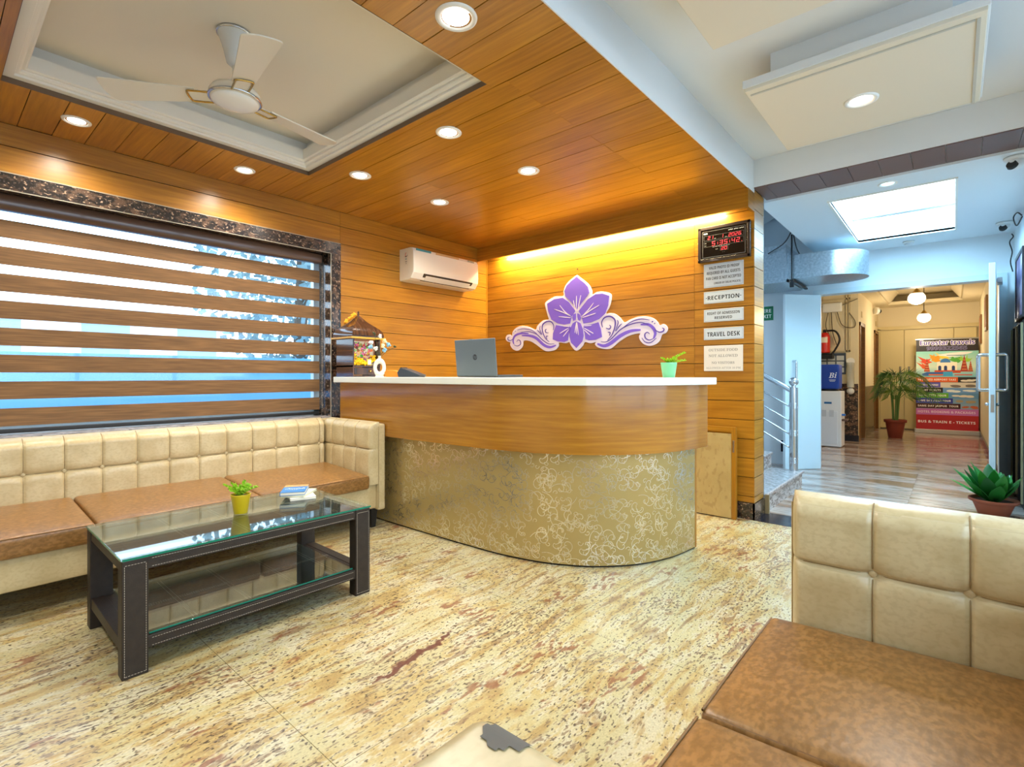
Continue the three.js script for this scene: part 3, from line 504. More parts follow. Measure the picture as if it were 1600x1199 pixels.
function sofa(o) {
  const { name, label, pos, turn, len, depth, cushions, arms, seatF, seatB, pitch, armPitch, top, btnY, first, legs } = o;
  const s = thing(name, label, 'sofa', pos, turn); const aT = 0.13, inner0 = arms[0] ? aT : 0, inner1 = len - (arms[1] ? aT : 0), iw = inner1 - inner0;
  part('base', (() => { const g = puff(len - 0.02, 0.185, depth - 0.03, 0.018, { nx: 20 }); g.translate(len / 2, 0.2325, (depth - 0.03) / 2); return g; })(), cream, s);
  // back
  const back = part('backrest', (() => { const g = puff(len, top - 0.14, 0.07, 0.02, { nx: 20 }); g.translate(len / 2, 0.13 + (top - 0.14) / 2, 0.035); return g; })(), cream, s);
  const us = [], bt = []; for (let u = first; u < iw - 0.05; u += pitch) us.push(u); us.forEach((u) => bt.push(u));
  const bg = tuft(iw, top - 0.32, 0.095, { us, v0: btnY - 0.32, buttons: bt }); for (const q of [bg, ...bg.seams]) q.translate(inner0, 0.32, 0.055); part('tufted_pad', bg, cream, back); for (const q of bg.seams) part('seam', q, seamMat, back);
  for (const u of bt) part('button', at(buttonGeo(), inner0 + u, btnY, 0.055 + 0.073), cream, back);
  // arms
  arms.forEach((a, k) => {
    if (!a) return; const x0 = k ? len - 0.065 : 0;
    const arm = part('arm', (() => { const g = puff(0.065, top - 0.145, depth, 0.017, { nx: 10, ny: 40, nz: 40 }); g.translate(x0 + 0.0325, 0.13 + (top - 0.145) / 2, depth / 2); return g; })(), cream, s);
    const w = depth - 0.075, ua = []; for (let u = o.armFirst; u < w - 0.06; u += armPitch) ua.push(u);
    const g = tuft(w, top - 0.32, 0.075, { us: ua, v0: btnY - 0.32, buttons: ua });
    for (const q of [g, ...g.seams]) if (k) { q.rotateY(-Math.PI / 2); q.translate(len - 0.055, 0.32, 0.07); } else { q.rotateY(Math.PI / 2); q.translate(0.055, 0.32, 0.07 + w); }
    for (const q of g.seams) part('seam', q, seamMat, arm);
    part('tufted_pad', g, cream, arm);
    for (const u of ua) part('button', at(buttonGeo(), k ? len - 0.055 - 0.05 : 0.055 + 0.05, btnY, k ? 0.07 + u : 0.07 + w - u, 0, Math.PI / 2, 0), cream, arm);
    const xe = k ? len - 0.06 : 0.06; part('piping', merge([rod([xe, 0.15, depth - 0.001], [xe, top - 0.035, depth - 0.001], 0.003, 6)]), pipingMat, arm);
  });
  cushions.forEach(([a, b], i) => {
    const ov = o.over || 0, g = puff(b - a - 0.004, 0.1, depth - 0.13 + ov, 0.022, { nx: 22, nz: 22, crown: 0.018 }), tilt = Math.atan2(seatB - seatF, depth - 0.14);
    at(g, (a + b) / 2, (seatF + seatB) / 2 - 0.052, 0.14 + (depth - 0.13 + ov) / 2 - 0.005, tilt, 0, (i % 2 ? 1 : -1) * 0.004); const c = part('seat_cushion', g, brown, s);
    const zf = (depth - 0.13 + ov) / 2 - 0.006; part('piping', at(tube([[a + 0.014, 0.045, zf], [(a + b) / 2, 0.046, zf + 0.001], [b - 0.014, 0.045, zf]], 0.003, 6, 20), 0, (seatF + seatB) / 2 - 0.052, 0.14 + (depth - 0.13 + ov) / 2 - 0.005, tilt, 0, 0), brown, c);
  });
  for (const [x, z] of legs) part('leg', legGeo, blackMat, s, [x, 0, z]);
  return s;
}
sofa({ name: 'leather_sofa', label: 'long cream tufted leather sofa with brown seat cushions under the window', pos: [-3.885, 0, 1.04], turn: Math.PI / 2, len: 3.265, depth: 0.745, top: 0.77, btnY: 0.575, seatF: 0.395, seatB: 0.43, pitch: 0.168, armPitch: 0.162, armFirst: 0.145, first: 0.055, arms: [0, 1],
  cushions: [[0.04, 0.82], [0.82, 1.6], [1.6, 2.38], [2.38, 3.135]], legs: [[3.2, 0.67], [3.2, 0.06], [1.7, 0.06], [0.1, 0.06], [1.0, 0.68]] });
const rightSofa = sofa({ name: 'leather_sofa', label: 'cream tufted leather two-seat sofa with worn arms beside the corridor opening', pos: [0.385, 0, -1.74], turn: -Math.PI / 2, len: 1.50, depth: 0.745, top: 0.772, btnY: 0.588, over: 0.035, seatF: 0.42, seatB: 0.44, pitch: 0.183, armPitch: 0.19, armFirst: 0.195, first: 0.09, arms: [1, 1],
  cushions: [[0.13, 0.69], [0.69, 1.37]], legs: [[0.06, 0.72], [0.06, 0.06], [1.44, 0.06], [1.44, 0.72]] });
{ // worn spots on the sofa arms, grey lining showing
  const m = std({ color: col(104, 98, 88), roughness: 0.85 });
  const worn = (parent, src, C, rad) => {            // lining over the faces of src that lie near C
    const g = src.index ? src.toNonIndexed() : src, p = g.attributes.position, n = g.attributes.normal, out = [];
    for (let i = 0; i < p.count; i += 3) { let in3 = true; for (let k = 0; k < 3; k++) { const x = p.getX(i + k), y = p.getY(i + k), z = p.getZ(i + k), d = Math.hypot((x - C[0]) / rad[0], (y - C[1]) / rad[1], (z - C[2]) / rad[2]) + 0.9 * (nB(z * 60 + 9, x * 60 + y * 30 + 9, 97, 97) - 0.5); if (d > 1) in3 = false; } if (in3) for (let k = 0; k < 3; k++) out.push(p.getX(i + k) + n.getX(i + k) * 0.0012, p.getY(i + k) + n.getY(i + k) * 0.0012, p.getZ(i + k) + n.getZ(i + k) * 0.0012); }
    const q = new THREE.BufferGeometry(); q.setAttribute('position', new THREE.BufferAttribute(new Float32Array(out), 3)); q.computeVertexNormals(); part('worn_patch', guv(q, 'x'), m, parent);
  };
  const roll = puff(0.135, 0.13, 0.72, 0.026, { nx: 44, ny: 24, nz: 110, crown: 0.006 }); roll.translate(1.5 - 0.0655, 0.712, 0.388);
  const rp = part('arm_roll', roll, cream, rightSofa); worn(rp, roll, [1.383, 0.776, 0.698], [0.026, 0.03, 0.03]);
  const farArm = rightSofa.children.find((c) => c.name === 'arm'); worn(farArm, farArm.geometry, [0.03, 0.75, 0.735], [0.05, 0.03, 0.03]);
}
{ // coffee table
  const cx = -2.582, cz = -0.995, w = 0.63, l = 1.03, H = 0.433;
  const t = thing('coffee_table', 'black stitched leather coffee table with glass top and glass shelf', 'table', [cx, 0, cz], -0.012);
  const lx = 0.06, lz = 0.082, leather = (g) => guv(g, 'x', 3, 3), st = [];
  const dash = (a, b) => { const A = new THREE.Vector3(...a), B = new THREE.Vector3(...b), d = B.clone().sub(A), n = Math.max(1, Math.floor(d.length() / 0.009)); for (let k = 0; k < n; k++) { const p = A.clone().lerp(B, (k + 0.15) / n), q = A.clone().lerp(B, (k + 0.8) / n); st.push(rod(p.toArray(), q.toArray(), 0.0009, 4)); } };
  for (const sx of [-1, 1]) for (const sz of [-1, 1]) {
    part('leg', leather(rbox(lx, H, lz, 0.004, sx * (w / 2 - lx / 2), H / 2, sz * (l / 2 - lz / 2))), tableLeather, t);
    if (sx > 0) { const X = w / 2 + 0.0005, za = sz * (l / 2 - 0.008), zb = sz * (l / 2 - lz + 0.008); dash([X, 0.01, za], [X, H - 0.02, za]); dash([X, 0.01, zb], [X, H - 0.02, zb]); dash([X, 0.012, za], [X, 0.012, zb]); dash([X, H - 0.018, za], [X, H - 0.018, zb]); }
  }
  for (const [y0, y1, nm] of [[H - 0.048, H, 'top_frame'], [0.088, 0.134, 'shelf_frame']]) {
    const ym = (y0 + y1) / 2, hh = y1 - y0;
    part(nm, leather(merge([rbox(w - 0.006, hh, 0.05, 0.003, 0, ym, l / 2 - 0.03), rbox(w - 0.006, hh, 0.05, 0.003, 0, ym, -l / 2 + 0.03), rbox(0.05, hh, l - 0.07, 0.003, w / 2 - 0.03, ym, 0), rbox(0.05, hh, l - 0.07, 0.003, -w / 2 + 0.03, ym, 0)])), tableLeather, t);
    part(nm === 'top_frame' ? 'top_panel' : 'shelf_panel', leather(box(-w / 2 + 0.04, w / 2 - 0.04, y1 - 0.02, y1 - 0.003, -l / 2 + 0.05, l / 2 - 0.05)), tableLeather, t);
    const X = w / 2 - 0.0045; dash([X, y0 + 0.008, -l / 2 + lz + 0.01], [X, y0 + 0.008, l / 2 - lz - 0.01]); dash([X, y1 - 0.01, -l / 2 + lz + 0.01], [X, y1 - 0.01, l / 2 - lz - 0.01]);
    const Y = y1 - 0.0018;
    for (const z of [-0.36, -0.16, 0.05, 0.26]) for (const e of [-0.007, 0.007]) dash([-w / 2 + 0.05, Y, z + e], [w / 2 - 0.05, Y, z + e]);
    for (const e of [-0.007, 0.007]) dash([e, Y, -l / 2 + 0.06], [e, Y, l / 2 - 0.06]);
  }
  const s = part('stitching', merge(st), stitchMat, t); s.userData.kind = 'stuff'; s.userData.label = 'pale stitching along the leather edges';
  const gt = part('glass_top', rbox(w + 0.012, 0.009, l + 0.006, 0.002, 0, H + 0.005, 0), tableGlass, t);
  part('glass_edge', merge([box(w / 2 + 0.006, w / 2 + 0.0072, H + 0.001, H + 0.009, -l / 2, l / 2), box(-w / 2, w / 2, H + 0.001, H + 0.009, l / 2 + 0.003, l / 2 + 0.0042)]), glassEdge, gt);
  const gs = part('shelf_glass', rbox(w - 0.04, 0.007, l - 2 * lz - 0.01, 0.002, 0, 0.1385, 0), tableGlass, t);
  part('glass_edge', box(w / 2 - 0.02, w / 2 - 0.0188, 0.1355, 0.1415, -l / 2 + lz + 0.006, l / 2 - lz - 0.006), glassEdge, gs);
}
const TABLE = 0.4425;
// small plants in pots
function leafGeo(l, w, bend = 0.3, n = 5, fold = 0.12) {   // leaf along +y, curling to +z
  const pos = [], idx = []; let y = 0, z = 0, a = 0;
  for (let i = 0; i <= n; i++) { const t = i / n, ww = w / 2 * Math.sin(Math.PI * clamp(0.08 + 0.92 * t, 0, 0.995)) ** 0.7; pos.push(-ww, y, z + fold * ww, 0, y, z, ww, y, z + fold * ww); a += bend / n; y += Math.cos(a) * l / n; z += Math.sin(a) * l / n; }
  for (let i = 0; i < n; i++) { const o = i * 3; idx.push(o, o + 1, o + 3, o + 1, o + 4, o + 3, o + 1, o + 2, o + 4, o + 2, o + 5, o + 4); }
  const g = new THREE.BufferGeometry(); g.setAttribute('position', new THREE.BufferAttribute(new Float32Array(pos), 3)); g.setIndex(idx); g.computeVertexNormals(); const q = g.toNonIndexed(); return guv(q, 'y');
}
const dbl = (r, g, b, rough = 0.45) => phy({ color: col(r, g, b), roughness: rough, side: THREE.DoubleSide, transmission: 0.12, thickness: 0 });
function succulent(name, label, pos, scale, potMat, potPts, leafMat, sprigs, seed, group) {
  const t = thing(name, label, 'plant', pos); const r = rng(seed);
  part('pot', lathe(potPts.map(([a, b]) => [a * scale, b * scale]), 36), potMat, t);
  const top = potPts.reduce((m, p) => Math.max(m, p[1]), 0) * scale;
  part('soil', at(new THREE.CylinderGeometry(0.8 * potPts[2][0] * scale, 0.6 * scale * potPts[2][0], 0.012, 20), 0, top - 0.015, 0), std({ color: col(70, 60, 30), roughness: 1 }), t);
  for (const [a, tilt, len] of sprigs) {
    const d = [Math.sin(tilt) * Math.cos(a), Math.cos(tilt), Math.sin(tilt) * Math.sin(a)], pts = [0, 0.35, 0.7, 1].map((k) => [d[0] * len * k * (0.7 + 0.5 * k), top - 0.012 + d[1] * len * k * (1.15 - 0.2 * k), d[2] * len * k * (0.7 + 0.5 * k)]);
    const st = part('sprig', tube(pts, 0.0018, 5, 10), leafMat, t), lv = []; const n = Math.max(9, Math.round(len / 0.0042));
    for (let k = 0; k < n; k++) { const f = 0.15 + 0.85 * k / n, i = Math.min(2, Math.floor(f * 3)), q = f * 3 - i, P = pts[i].map((v, m) => mix(v, pts[i + 1][m], q)); const g = leafGeo(0.019 * (1.25 - 0.5 * f), 0.011, 0.5, 3); lv.push(at(g, ...P, (r() * 0.6 + 0.5), k * 2.4 + r(), 0)); }
    part('leaves', merge(lv), leafMat, st);
  }
  return t;
}
const ring = (n, tilt, len, a0 = 0, j = 0.2, seed = 1) => { const r = rng(seed); return Array.from({ length: n }, (_, k) => [a0 + k * 6.283 / n + (r() - 0.5) * j, tilt + (r() - 0.5) * 0.3, len * (0.8 + 0.4 * r())]); };
succulent('potted_plant', 'small bright green plant in a yellow pot on the glass coffee table', [-2.612, TABLE, -1.015], 1, phy({ color: col(205, 178, 20), roughness: 0.35 }),
  [[0, 0], [0.03, 0], [0.043, 0.083], [0.046, 0.09], [0.043, 0.092], [0.04, 0.088], [0.036, 0.04], [0, 0.02]].sort(() => 0), dbl(158, 205, 40), [...ring(9, 0.75, 0.06, 0, 0.3, 4), ...ring(5, 0.35, 0.075, 0.4, 0.3, 9), [-0.5, 1.0, 0.10], [2.6, 0.95, 0.09]], 21);
const counterTop = 1.094;
succulent('potted_plant', 'small bright green plant in a mint pot on the counter end', [-1.33, counterTop, -3.02], 1, phy({ color: col(120, 200, 150), roughness: 0.3 }),
  [[0, 0], [0.036, 0], [0.048, 0.08], [0.049, 0.092], [0.045, 0.092], [0.043, 0.085], [0.034, 0.03], [0, 0.02]], dbl(172, 214, 36), [...ring(6, 0.9, 0.05, 0.3, 0.3, 14), [-0.6, 0.85, 0.115], [-0.85, 1.3, 0.10], [0.1, 0.7, 0.06]], 33);
{ // books on the table
  const bookPrint = (bg, band) => canvasTex(256, 360, (x, w, h) => { x.fillStyle = bg; x.fillRect(0, 0, w, h); x.fillStyle = band; x.fillRect(0, 0, w, h * 0.28); const r = rng(8); for (let k = 0; k < 40; k++) { x.fillStyle = `hsl(${r() * 60 + 10},60%,${40 + r() * 40}%)`; x.fillRect(r() * w, r() * h * 0.26, 30 * r(), 14 * r()); } x.strokeStyle = '#f4f8fb'; x.lineWidth = 9; x.lineCap = 'round'; for (let k = 0; k < 8; k++) { x.beginPath(); x.moveTo(30 + 26 * k, 190 + 22 * r()); x.quadraticCurveTo(40 + 26 * k, 140 + 60 * r(), 52 + 26 * k, 180 + 40 * r()); x.stroke(); } x.lineWidth = 4; for (let k = 0; k < 6; k++) { x.beginPath(); x.moveTo(60 + 22 * k, 250); x.lineTo(74 + 22 * k, 256); x.stroke(); } });
  const book = (label, w, l, h, pos, turn, coverTex, spine) => {
    const b = thing('paperback_book', label, 'book', pos, turn, 'books on the coffee table');
    part('pages', rbox(w - 0.006, h - 0.004, l - 0.006, 0.001, 0, h / 2, 0), plaster(232, 226, 206), b);
    part('cover', merge([rbox(w, 0.002, l, 0.001, 0, h - 0.001, 0), rbox(w, 0.002, l, 0.001, 0, 0.001, 0), rbox(0.002, h, l, 0.001, -w / 2 + 0.001, h / 2, 0)]), std({ color: spine, roughness: 0.4 }), b);
    if (coverTex) part('cover_print', at(new THREE.PlaneGeometry(w - 0.002, l - 0.002), 0, h + 0.0006, 0, -Math.PI / 2, 0, 0), std({ map: coverTex, roughness: 0.3 }), b);
  };
  book('white paperback under the blue book on the coffee table', 0.13, 0.19, 0.012, [-2.72, TABLE, -1.37], 1.25, null, col(232, 230, 222));
  book('pale green booklet between the white and the blue book on the coffee table', 0.125, 0.175, 0.011, [-2.725, TABLE + 0.0125, -1.365], 0.7, null, col(214, 222, 196));
  book('blue paperback with a picture band lying askew on the white book', 0.125, 0.19, 0.018, [-2.745, TABLE + 0.024, -1.35], 0.977, bookPrint('#2f7fc4', '#c99a5e'), col(44, 112, 178));
}

// ---------------------------------------------------------------- reception counter
const basePath = (() => { // plan of the base front, from the window end round to the right end
  const p = [[-3.76, -2.30], [-3.3, -2.30], [-2.94, -2.302], [-2.6, -2.308], [-2.35, -2.316], [-2.18, -2.324], [-2.02, -2.344], [-1.816, -2.394], [-1.647, -2.474], [-1.53, -2.560], [-1.381, -2.740], [-1.288, -2.972], [-1.246, -3.25]];
  const c = new THREE.CatmullRomCurve3(p.map(([x, z]) => new THREE.Vector3(x, 0, z)), false, 'centripetal'); return c;
})();
function offsetPath(d, n = 96, t0 = 0, t1 = 1) { const out = []; for (let i = 0; i <= n; i++) { const t = mix(t0, t1, i / n), p = basePath.getPointAt(t), q = basePath.getTangentAt(t); out.push([p.x - q.z * d, p.z + q.x * d]); } return out; }
function curtain(d, thick, y0, y1, t0 = 0, t1 = 1, su = 1, n = 96) {   // a wall of the given thickness along the path
  const o = offsetPath(d, n, t0, t1), i = offsetPath(d - thick, n, t0, t1), pos = [], uv = []; let run = 0;
  const quad = (a, b, c, e, ua, ub, va, vb) => { pos.push(...a, ...b, ...c, ...a, ...c, ...e); uv.push(ua, va, ub, va, ub, vb, ua, va, ub, vb, ua, vb); };
  for (let k = 0; k < n; k++) {
    const l = Math.hypot(o[k + 1][0] - o[k][0], o[k + 1][1] - o[k][1]), a = run * su, b = (run + l) * su; run += l;
    const P = (q, y) => [q[0], y, q[1]];
    quad(P(o[k], y0), P(o[k + 1], y0), P(o[k + 1], y1), P(o[k], y1), a, b, y0 * su, y1 * su);
    quad(P(i[k + 1], y0), P(i[k], y0), P(i[k], y1), P(i[k + 1], y1), b, a, y0 * su, y1 * su);
    quad(P(o[k], y1), P(o[k + 1], y1), P(i[k + 1], y1), P(i[k], y1), a, b, 0, thick * su);
    quad(P(i[k], y0), P(i[k + 1], y0), P(o[k + 1], y0), P(o[k], y0), a, b, 0, thick * su);
    if (k === 0) quad(P(i[0], y0), P(o[0], y0), P(o[0], y1), P(i[0], y1), 0, thick * su, y0 * su, y1 * su);
    if (k === n - 1) quad(P(o[n], y0), P(i[n], y0), P(i[n], y1), P(o[n], y1), 0, thick * su, y0 * su, y1 * su);
  }
  const g = new THREE.BufferGeometry(); g.setAttribute('position', new THREE.BufferAttribute(new Float32Array(pos), 3)); g.setAttribute('uv', new THREE.BufferAttribute(new Float32Array(uv), 2));
  g.computeVertexNormals(); return toCreasedNormals(g, 0.5);
}
const scrollDraw = (bg, line) => (x, w, h) => {      // printed vine scrolls on satin laminate; tile of 0.9 m
  x.fillStyle = bg; x.fillRect(0, 0, w, h); x.strokeStyle = line; x.lineCap = 'round'; const r = rng(91);
  const curl = (cx, cy, a, s, dir) => { for (const [ox, oy] of [[0, 0], [w, 0], [-w, 0], [0, h], [0, -h]]) { x.beginPath(); for (let k = 0; k <= 26; k++) { const t = k / 26, rad = s * (1 - t * 0.86), an = a + dir * t * 5.2; const px = cx + ox + Math.cos(an) * rad, py = cy + oy + Math.sin(an) * rad; k ? x.lineTo(px, py) : x.moveTo(px, py); } x.stroke(); } };
  const cells = 11; for (let i = 0; i < cells; i++) for (let j = 0; j < cells; j++) {
    const cx = (i + 0.5 + (r() - 0.5) * 0.6) * w / cells, cy = (j + 0.5 + (r() - 0.5) * 0.6) * h / cells, s = w / cells; x.lineWidth = 4.2;
    const a = r() * 6.283, dir = r() > 0.5 ? 1 : -1; curl(cx, cy, a, s * 0.55, dir); curl(cx + Math.cos(a) * s * 0.5, cy + Math.sin(a) * s * 0.5, a + 2.6, s * 0.34, -dir); x.lineWidth = 3.2; curl(cx - Math.cos(a) * s * 0.3, cy + Math.sin(a) * s * 0.62, a + 1, s * 0.24, dir); curl(cx + Math.cos(a + 2) * s * 0.5, cy - Math.sin(a) * s * 0.3, a - 1.4, s * 0.2, -dir);
    x.lineWidth = 3.6; x.beginPath(); x.moveTo(cx, cy); x.quadraticCurveTo(cx + Math.cos(a + 1) * s * 0.6, cy + Math.sin(a + 1) * s * 0.6, cx + Math.cos(a + 0.4) * s * 1.1, cy + Math.sin(a + 0.4) * s * 1.1); x.stroke();
  }
};
const rep = (t) => { t.wrapS = t.wrapT = THREE.RepeatWrapping; return t; };
const scrollMat = phy({
  map: rep(canvasTex(1024, 1024, scrollDraw('#b7a167', '#f0eee6'))), roughnessMap: rep(canvasTex(1024, 1024, scrollDraw('rgb(0,105,110)', 'rgb(0,56,255)'), false)), roughness: 1, metalness: 1,
});
scrollMat.metalnessMap = scrollMat.roughnessMap;
{
  const c = thing('reception_counter', 'curved reception counter with teak fascia over a gold scroll-patterned base', 'counter');
  part('base_panel', curtain(0, 0.03, 0.012, 0.68, 0, 0.213, 1 / 0.9, 20), scrollMat, c);
  part('base_panel', curtain(0, 0.03, 0.012, 0.68, 0.2136, 1, 1 / 0.9), scrollMat, c);
  part('plinth', curtain(-0.012, 0.03, 0, 0.012), blackMat, c);
  part('fascia', curtain(0.075, 0.105, 0.66, 1.05, 0, 1, 1 / 1.2), woodMat(0.90, 0.86, 0.90, 0.24, { clearcoat: 0.5, clearcoatRoughness: 0.1 }), c);
  part('inner_panel', curtain(-0.42, 0.02, 0.0, 0.75, 0.0, 0.97), woods[1], c);
  part('shelf', (() => { const g = new THREE.ExtrudeGeometry(poly([...offsetPath(-0.03, 60, 0, 0.97), ...offsetPath(-0.42, 60, 0, 0.97).reverse()]), { depth: 0.02, bevelEnabled: false }); g.rotateX(Math.PI / 2); g.translate(0, 0.75, 0); return guv(g, 'x', 1 / 1.2, 1 / 1.2); })(), woods[1], c);
  part('end_panel', (() => { const a = offsetPath(0, 10)[10], b = offsetPath(-0.42, 10)[10]; return at(rbox(Math.hypot(a[0] - b[0], a[1] - b[1]), 0.66, 0.02, 0.002), (a[0] + b[0]) / 2, 0.34, (a[1] + b[1]) / 2 + 0.01, 0, Math.atan2(-(b[1] - a[1]), b[0] - a[0]), 0); })(), woods[1], c);
  const sp = poly([...offsetPath(0.13, 96), ...offsetPath(-0.46, 96).reverse()]);
  const g = new THREE.ExtrudeGeometry(sp, { depth: 0.036, bevelEnabled: true, bevelThickness: 0.004, bevelSize: 0.003, bevelSegments: 2 }); g.rotateX(Math.PI / 2); g.translate(0, counterTop - 0.004, 0);
  solo('countertop', 'white stone worktop following the curved reception counter', 'countertop', guv(g, 'x'), phy({ color: col(226, 228, 214), roughness: 0.25, clearcoat: 0.2 }));
}
{ // gate panel between counter and wall
  const g = thing('counter_gate', 'low wood-framed flap gate with stained gold panel behind the counter end', 'gate', [-1.262, 0, -4.098], 0);
  const m = woods[0];
  const stain = dataTex(256, 256, (u, v) => { const a = fbm(nA, u, v, 8, 8, 4), s = smooth(0.58, 0.7, fbm(nB, u, v, 30, 16, 3)); return mixc(mixc([196, 172, 112], [178, 152, 94], a), [150, 120, 70], s * 0.35); });
  part('frame', merge([box(-0.032, 0, 0, 0.706, -0.02, 0.02, 'y', 0.8, 0.8), box(-0.66, -0.032, 0.672, 0.706, -0.02, 0.02, 'x', 0.8, 0.8)]), m, g);
  part('panel', box(-0.66, -0.032, 0.008, 0.655, -0.005, 0.028), std({ map: stain, roughness: 0.35 }), g);
  part('hinge', rbox(0.012, 0.09, 0.006, 0.001, -0.016, 0.56, 0.022), steel, g);
}
{ // laptop with its back to the room
  const l = thing('laptop', 'grey laptop with a round logo on its lid, open on the counter', 'laptop', [-2.40, counterTop, -2.42]);
  const grey = std({ color: col(92, 102, 106), roughness: 0.45, metalness: 0.25 });
  const lid = part('lid', at(rbox(0.375, 0.245, 0.008, 0.004, 0, 0.1225, 0), 0, 0.008, 0, 0.1, 0, 0), grey, l);
  part('screen', at(rbox(0.35, 0.21, 0.001, 0.0004, 0, 0.13, -0.0045), 0, 0.008, 0, 0.1, 0, 0), blackMat, lid);
  const logo = canvasTex(256, 256, (x, w) => { x.fillStyle = '#5c666a'; x.fillRect(0, 0, w, w); x.fillStyle = '#14171a'; x.beginPath(); x.arc(128, 128, 118, 0, 7); x.fill(); x.save(); x.transform(1, 0, -0.28, 1, 36, 0); x.fillStyle = '#5c666a'; x.font = '170px sans-serif'; x.textAlign = 'center'; x.fillText('hp', 128, 172); x.restore(); });
  part('logo', at(at(new THREE.CircleGeometry(0.021, 32), 0, 0.126, 0.0046), 0, 0.008, 0, 0.1, 0, 0), std({ map: logo, roughness: 0.35 }), lid);
  part('base', rbox(0.375, 0.016, 0.255, 0.005, 0, 0.009, -0.13), std({ color: col(60, 64, 68), roughness: 0.5 }), l);
  part('keyboard', box(-0.16, 0.16, 0.017, 0.018, -0.2, -0.07), blackMat, l);
}
{ // little wooden shrine, its front towards the room
  const s = thing('wooden_shrine', 'small dark wooden shrine with domed roof on the counter by the window', 'shrine', [-3.655, counterTop, -2.325], Math.PI / 2);
  const dm = phy({ map: dataTex(512, 256, (u, v) => { const a = fbm(nB, u, v, 60, 4, 4), b = fbm(nA, u, v, 14, 3, 2); return mixc([44, 28, 20], [112, 74, 46], clamp(a * 0.8 + (b - 0.5) * 0.8)); }), roughness: 0.18, clearcoat: 0.6, clearcoatRoughness: 0.05 });
  const ws = 0.25, d = 0.24, G = (...a) => box(...a, 'x', 4, 1);
  part('base', G(-ws / 2, ws / 2, 0, 0.012, -d / 2, d / 2), dm, s);
  part('side_wall', G(-ws / 2, -ws / 2 + 0.012, 0.012, 0.3, -d / 2, d / 2), dm, s); part('side_wall', G(ws / 2 - 0.012, ws / 2, 0.012, 0.3, -d / 2, d / 2), dm, s);
  part('floor_board', G(-ws / 2, ws / 2, 0.078, 0.09, -d / 2, d / 2), dm, s);
  const dr = part('drawer', rbox(ws - 0.03, 0.058, 0.2, 0.003, 0, 0.045, d / 2 - 0.101), dm, s); part('knob', at(new THREE.SphereGeometry(0.009, 16, 10), 0.03, 0.046, d / 2 + 0.006), gold, dr);
  const print = canvasTex(256, 256, (x, w, h) => { x.fillStyle = '#b7a07e'; x.fillRect(0, 0, w, h); x.fillStyle = '#c9c2ad'; x.fillRect(20, 14, w - 40, h); const r = rng(12); for (let k = 0; k < 220; k++) { x.fillStyle = `hsl(${[0, 20, 45, 320, 110][k % 5]},${35 + r() * 35}%,${28 + r() * 45}%)`; x.beginPath(); x.ellipse(30 + r() * 196, 30 + r() * 210, 4 + 12 * r(), 4 + 16 * r(), r() * 3, 0, 7); x.fill(); } x.strokeStyle = '#9a3a2c'; x.lineWidth = 8; x.strokeRect(8, 8, w - 16, h - 10); });
  part('picture', at(new THREE.PlaneGeometry(ws - 0.026, 0.205), 0, 0.194, 0.062), std({ map: print, roughness: 0.4 }), s);
  part('rear_panel', G(-ws / 2 + 0.012, ws / 2 - 0.012, 0.09, 0.3, 0.04, 0.061), dm, s);
  part('eave', rbox(ws + 0.06, 0.014, d + 0.06, 0.003, 0, 0.307, 0), std({ color: col(196, 150, 56), roughness: 0.3 }), s);
  part('cornice', rbox(ws + 0.045, 0.012, d + 0.045, 0.003, 0, 0.32, 0), dm, s);
  const rf = lathe([[0.205, 0], [0.203, 0.012], [0.192, 0.034], [0.168, 0.058], [0.13, 0.082], [0.09, 0.104], [0.056, 0.128], [0.032, 0.15], [0.02, 0.162], [0, 0.163]], 4); rf.rotateY(Math.PI / 4); at(rf, 0, 0.326, 0); const rfn = rf.toNonIndexed(); rfn.computeVertexNormals(); part('roof', guv(toCreasedNormals(rfn, 0.6), 'x', 4, 1), dm, s);
  part('finial', at(lathe([[0, 0], [0.014, 0], [0.014, 0.006], [0.007, 0.012], [0.01, 0.02], [0.006, 0.03], [0.009, 0.036], [0.005, 0.044], [0, 0.046]], 16), 0, 0.486, 0), dm, s);
  part('orange_garland', merge(Array.from({ length: 46 }, (_, k) => { const q = rng(100 + k), t = q(); return new THREE.IcosahedronGeometry(0.008 + 0.004 * q(), 0).translate(mix(-0.012, -0.085, t) + 0.012 * (q() - 0.5), mix(0.505, 0.43, t) + 0.018 * q(), mix(-0.02, -0.06, t) + 0.02 * (q() - 0.5)); })), std({ color: col(236, 158, 30), roughness: 0.9 }), s);
  const fl = []; const r = rng(31); for (let k = 0; k < 150; k++) { const u = r(), e = r(); fl.push(new THREE.IcosahedronGeometry(0.006 + 0.004 * r(), 0).translate(-0.1 + 0.11 * u, 0.095 + 0.055 * e * Math.sin(Math.PI * clamp(u, 0.15, 0.85)), d / 2 - 0.05 + 0.04 * r())); }
  for (let k = 0; k < 40; k++) fl.push(new THREE.IcosahedronGeometry(0.006 + 0.003 * r(), 0).translate(0.06 + 0.045 * r(), 0.12 + 0.05 * r(), d / 2 - 0.05 + 0.02 * r()));
  for (let k = 0; k < 26; k++) fl.push(new THREE.IcosahedronGeometry(0.006, 0).translate(-0.105 + 0.012 * r(), 0.12 + 0.06 * r(), d / 2 - 0.05 + 0.05 * r()));
  part('marigold_garland', merge(fl), std({ color: col(248, 200, 16), roughness: 0.8 }), s).userData.label = 'heap of yellow marigolds';
  const fr = part('small_icon', rbox(0.042, 0.052, 0.008, 0.002, 0.03, 0.117, d / 2 - 0.012), std({ color: col(226, 190, 66), roughness: 0.4 }), s); part('icon_print', rbox(0.03, 0.038, 0.002, 0.0005, 0.03, 0.117, d / 2 - 0.0075), plaster(236, 226, 206), fr);
}
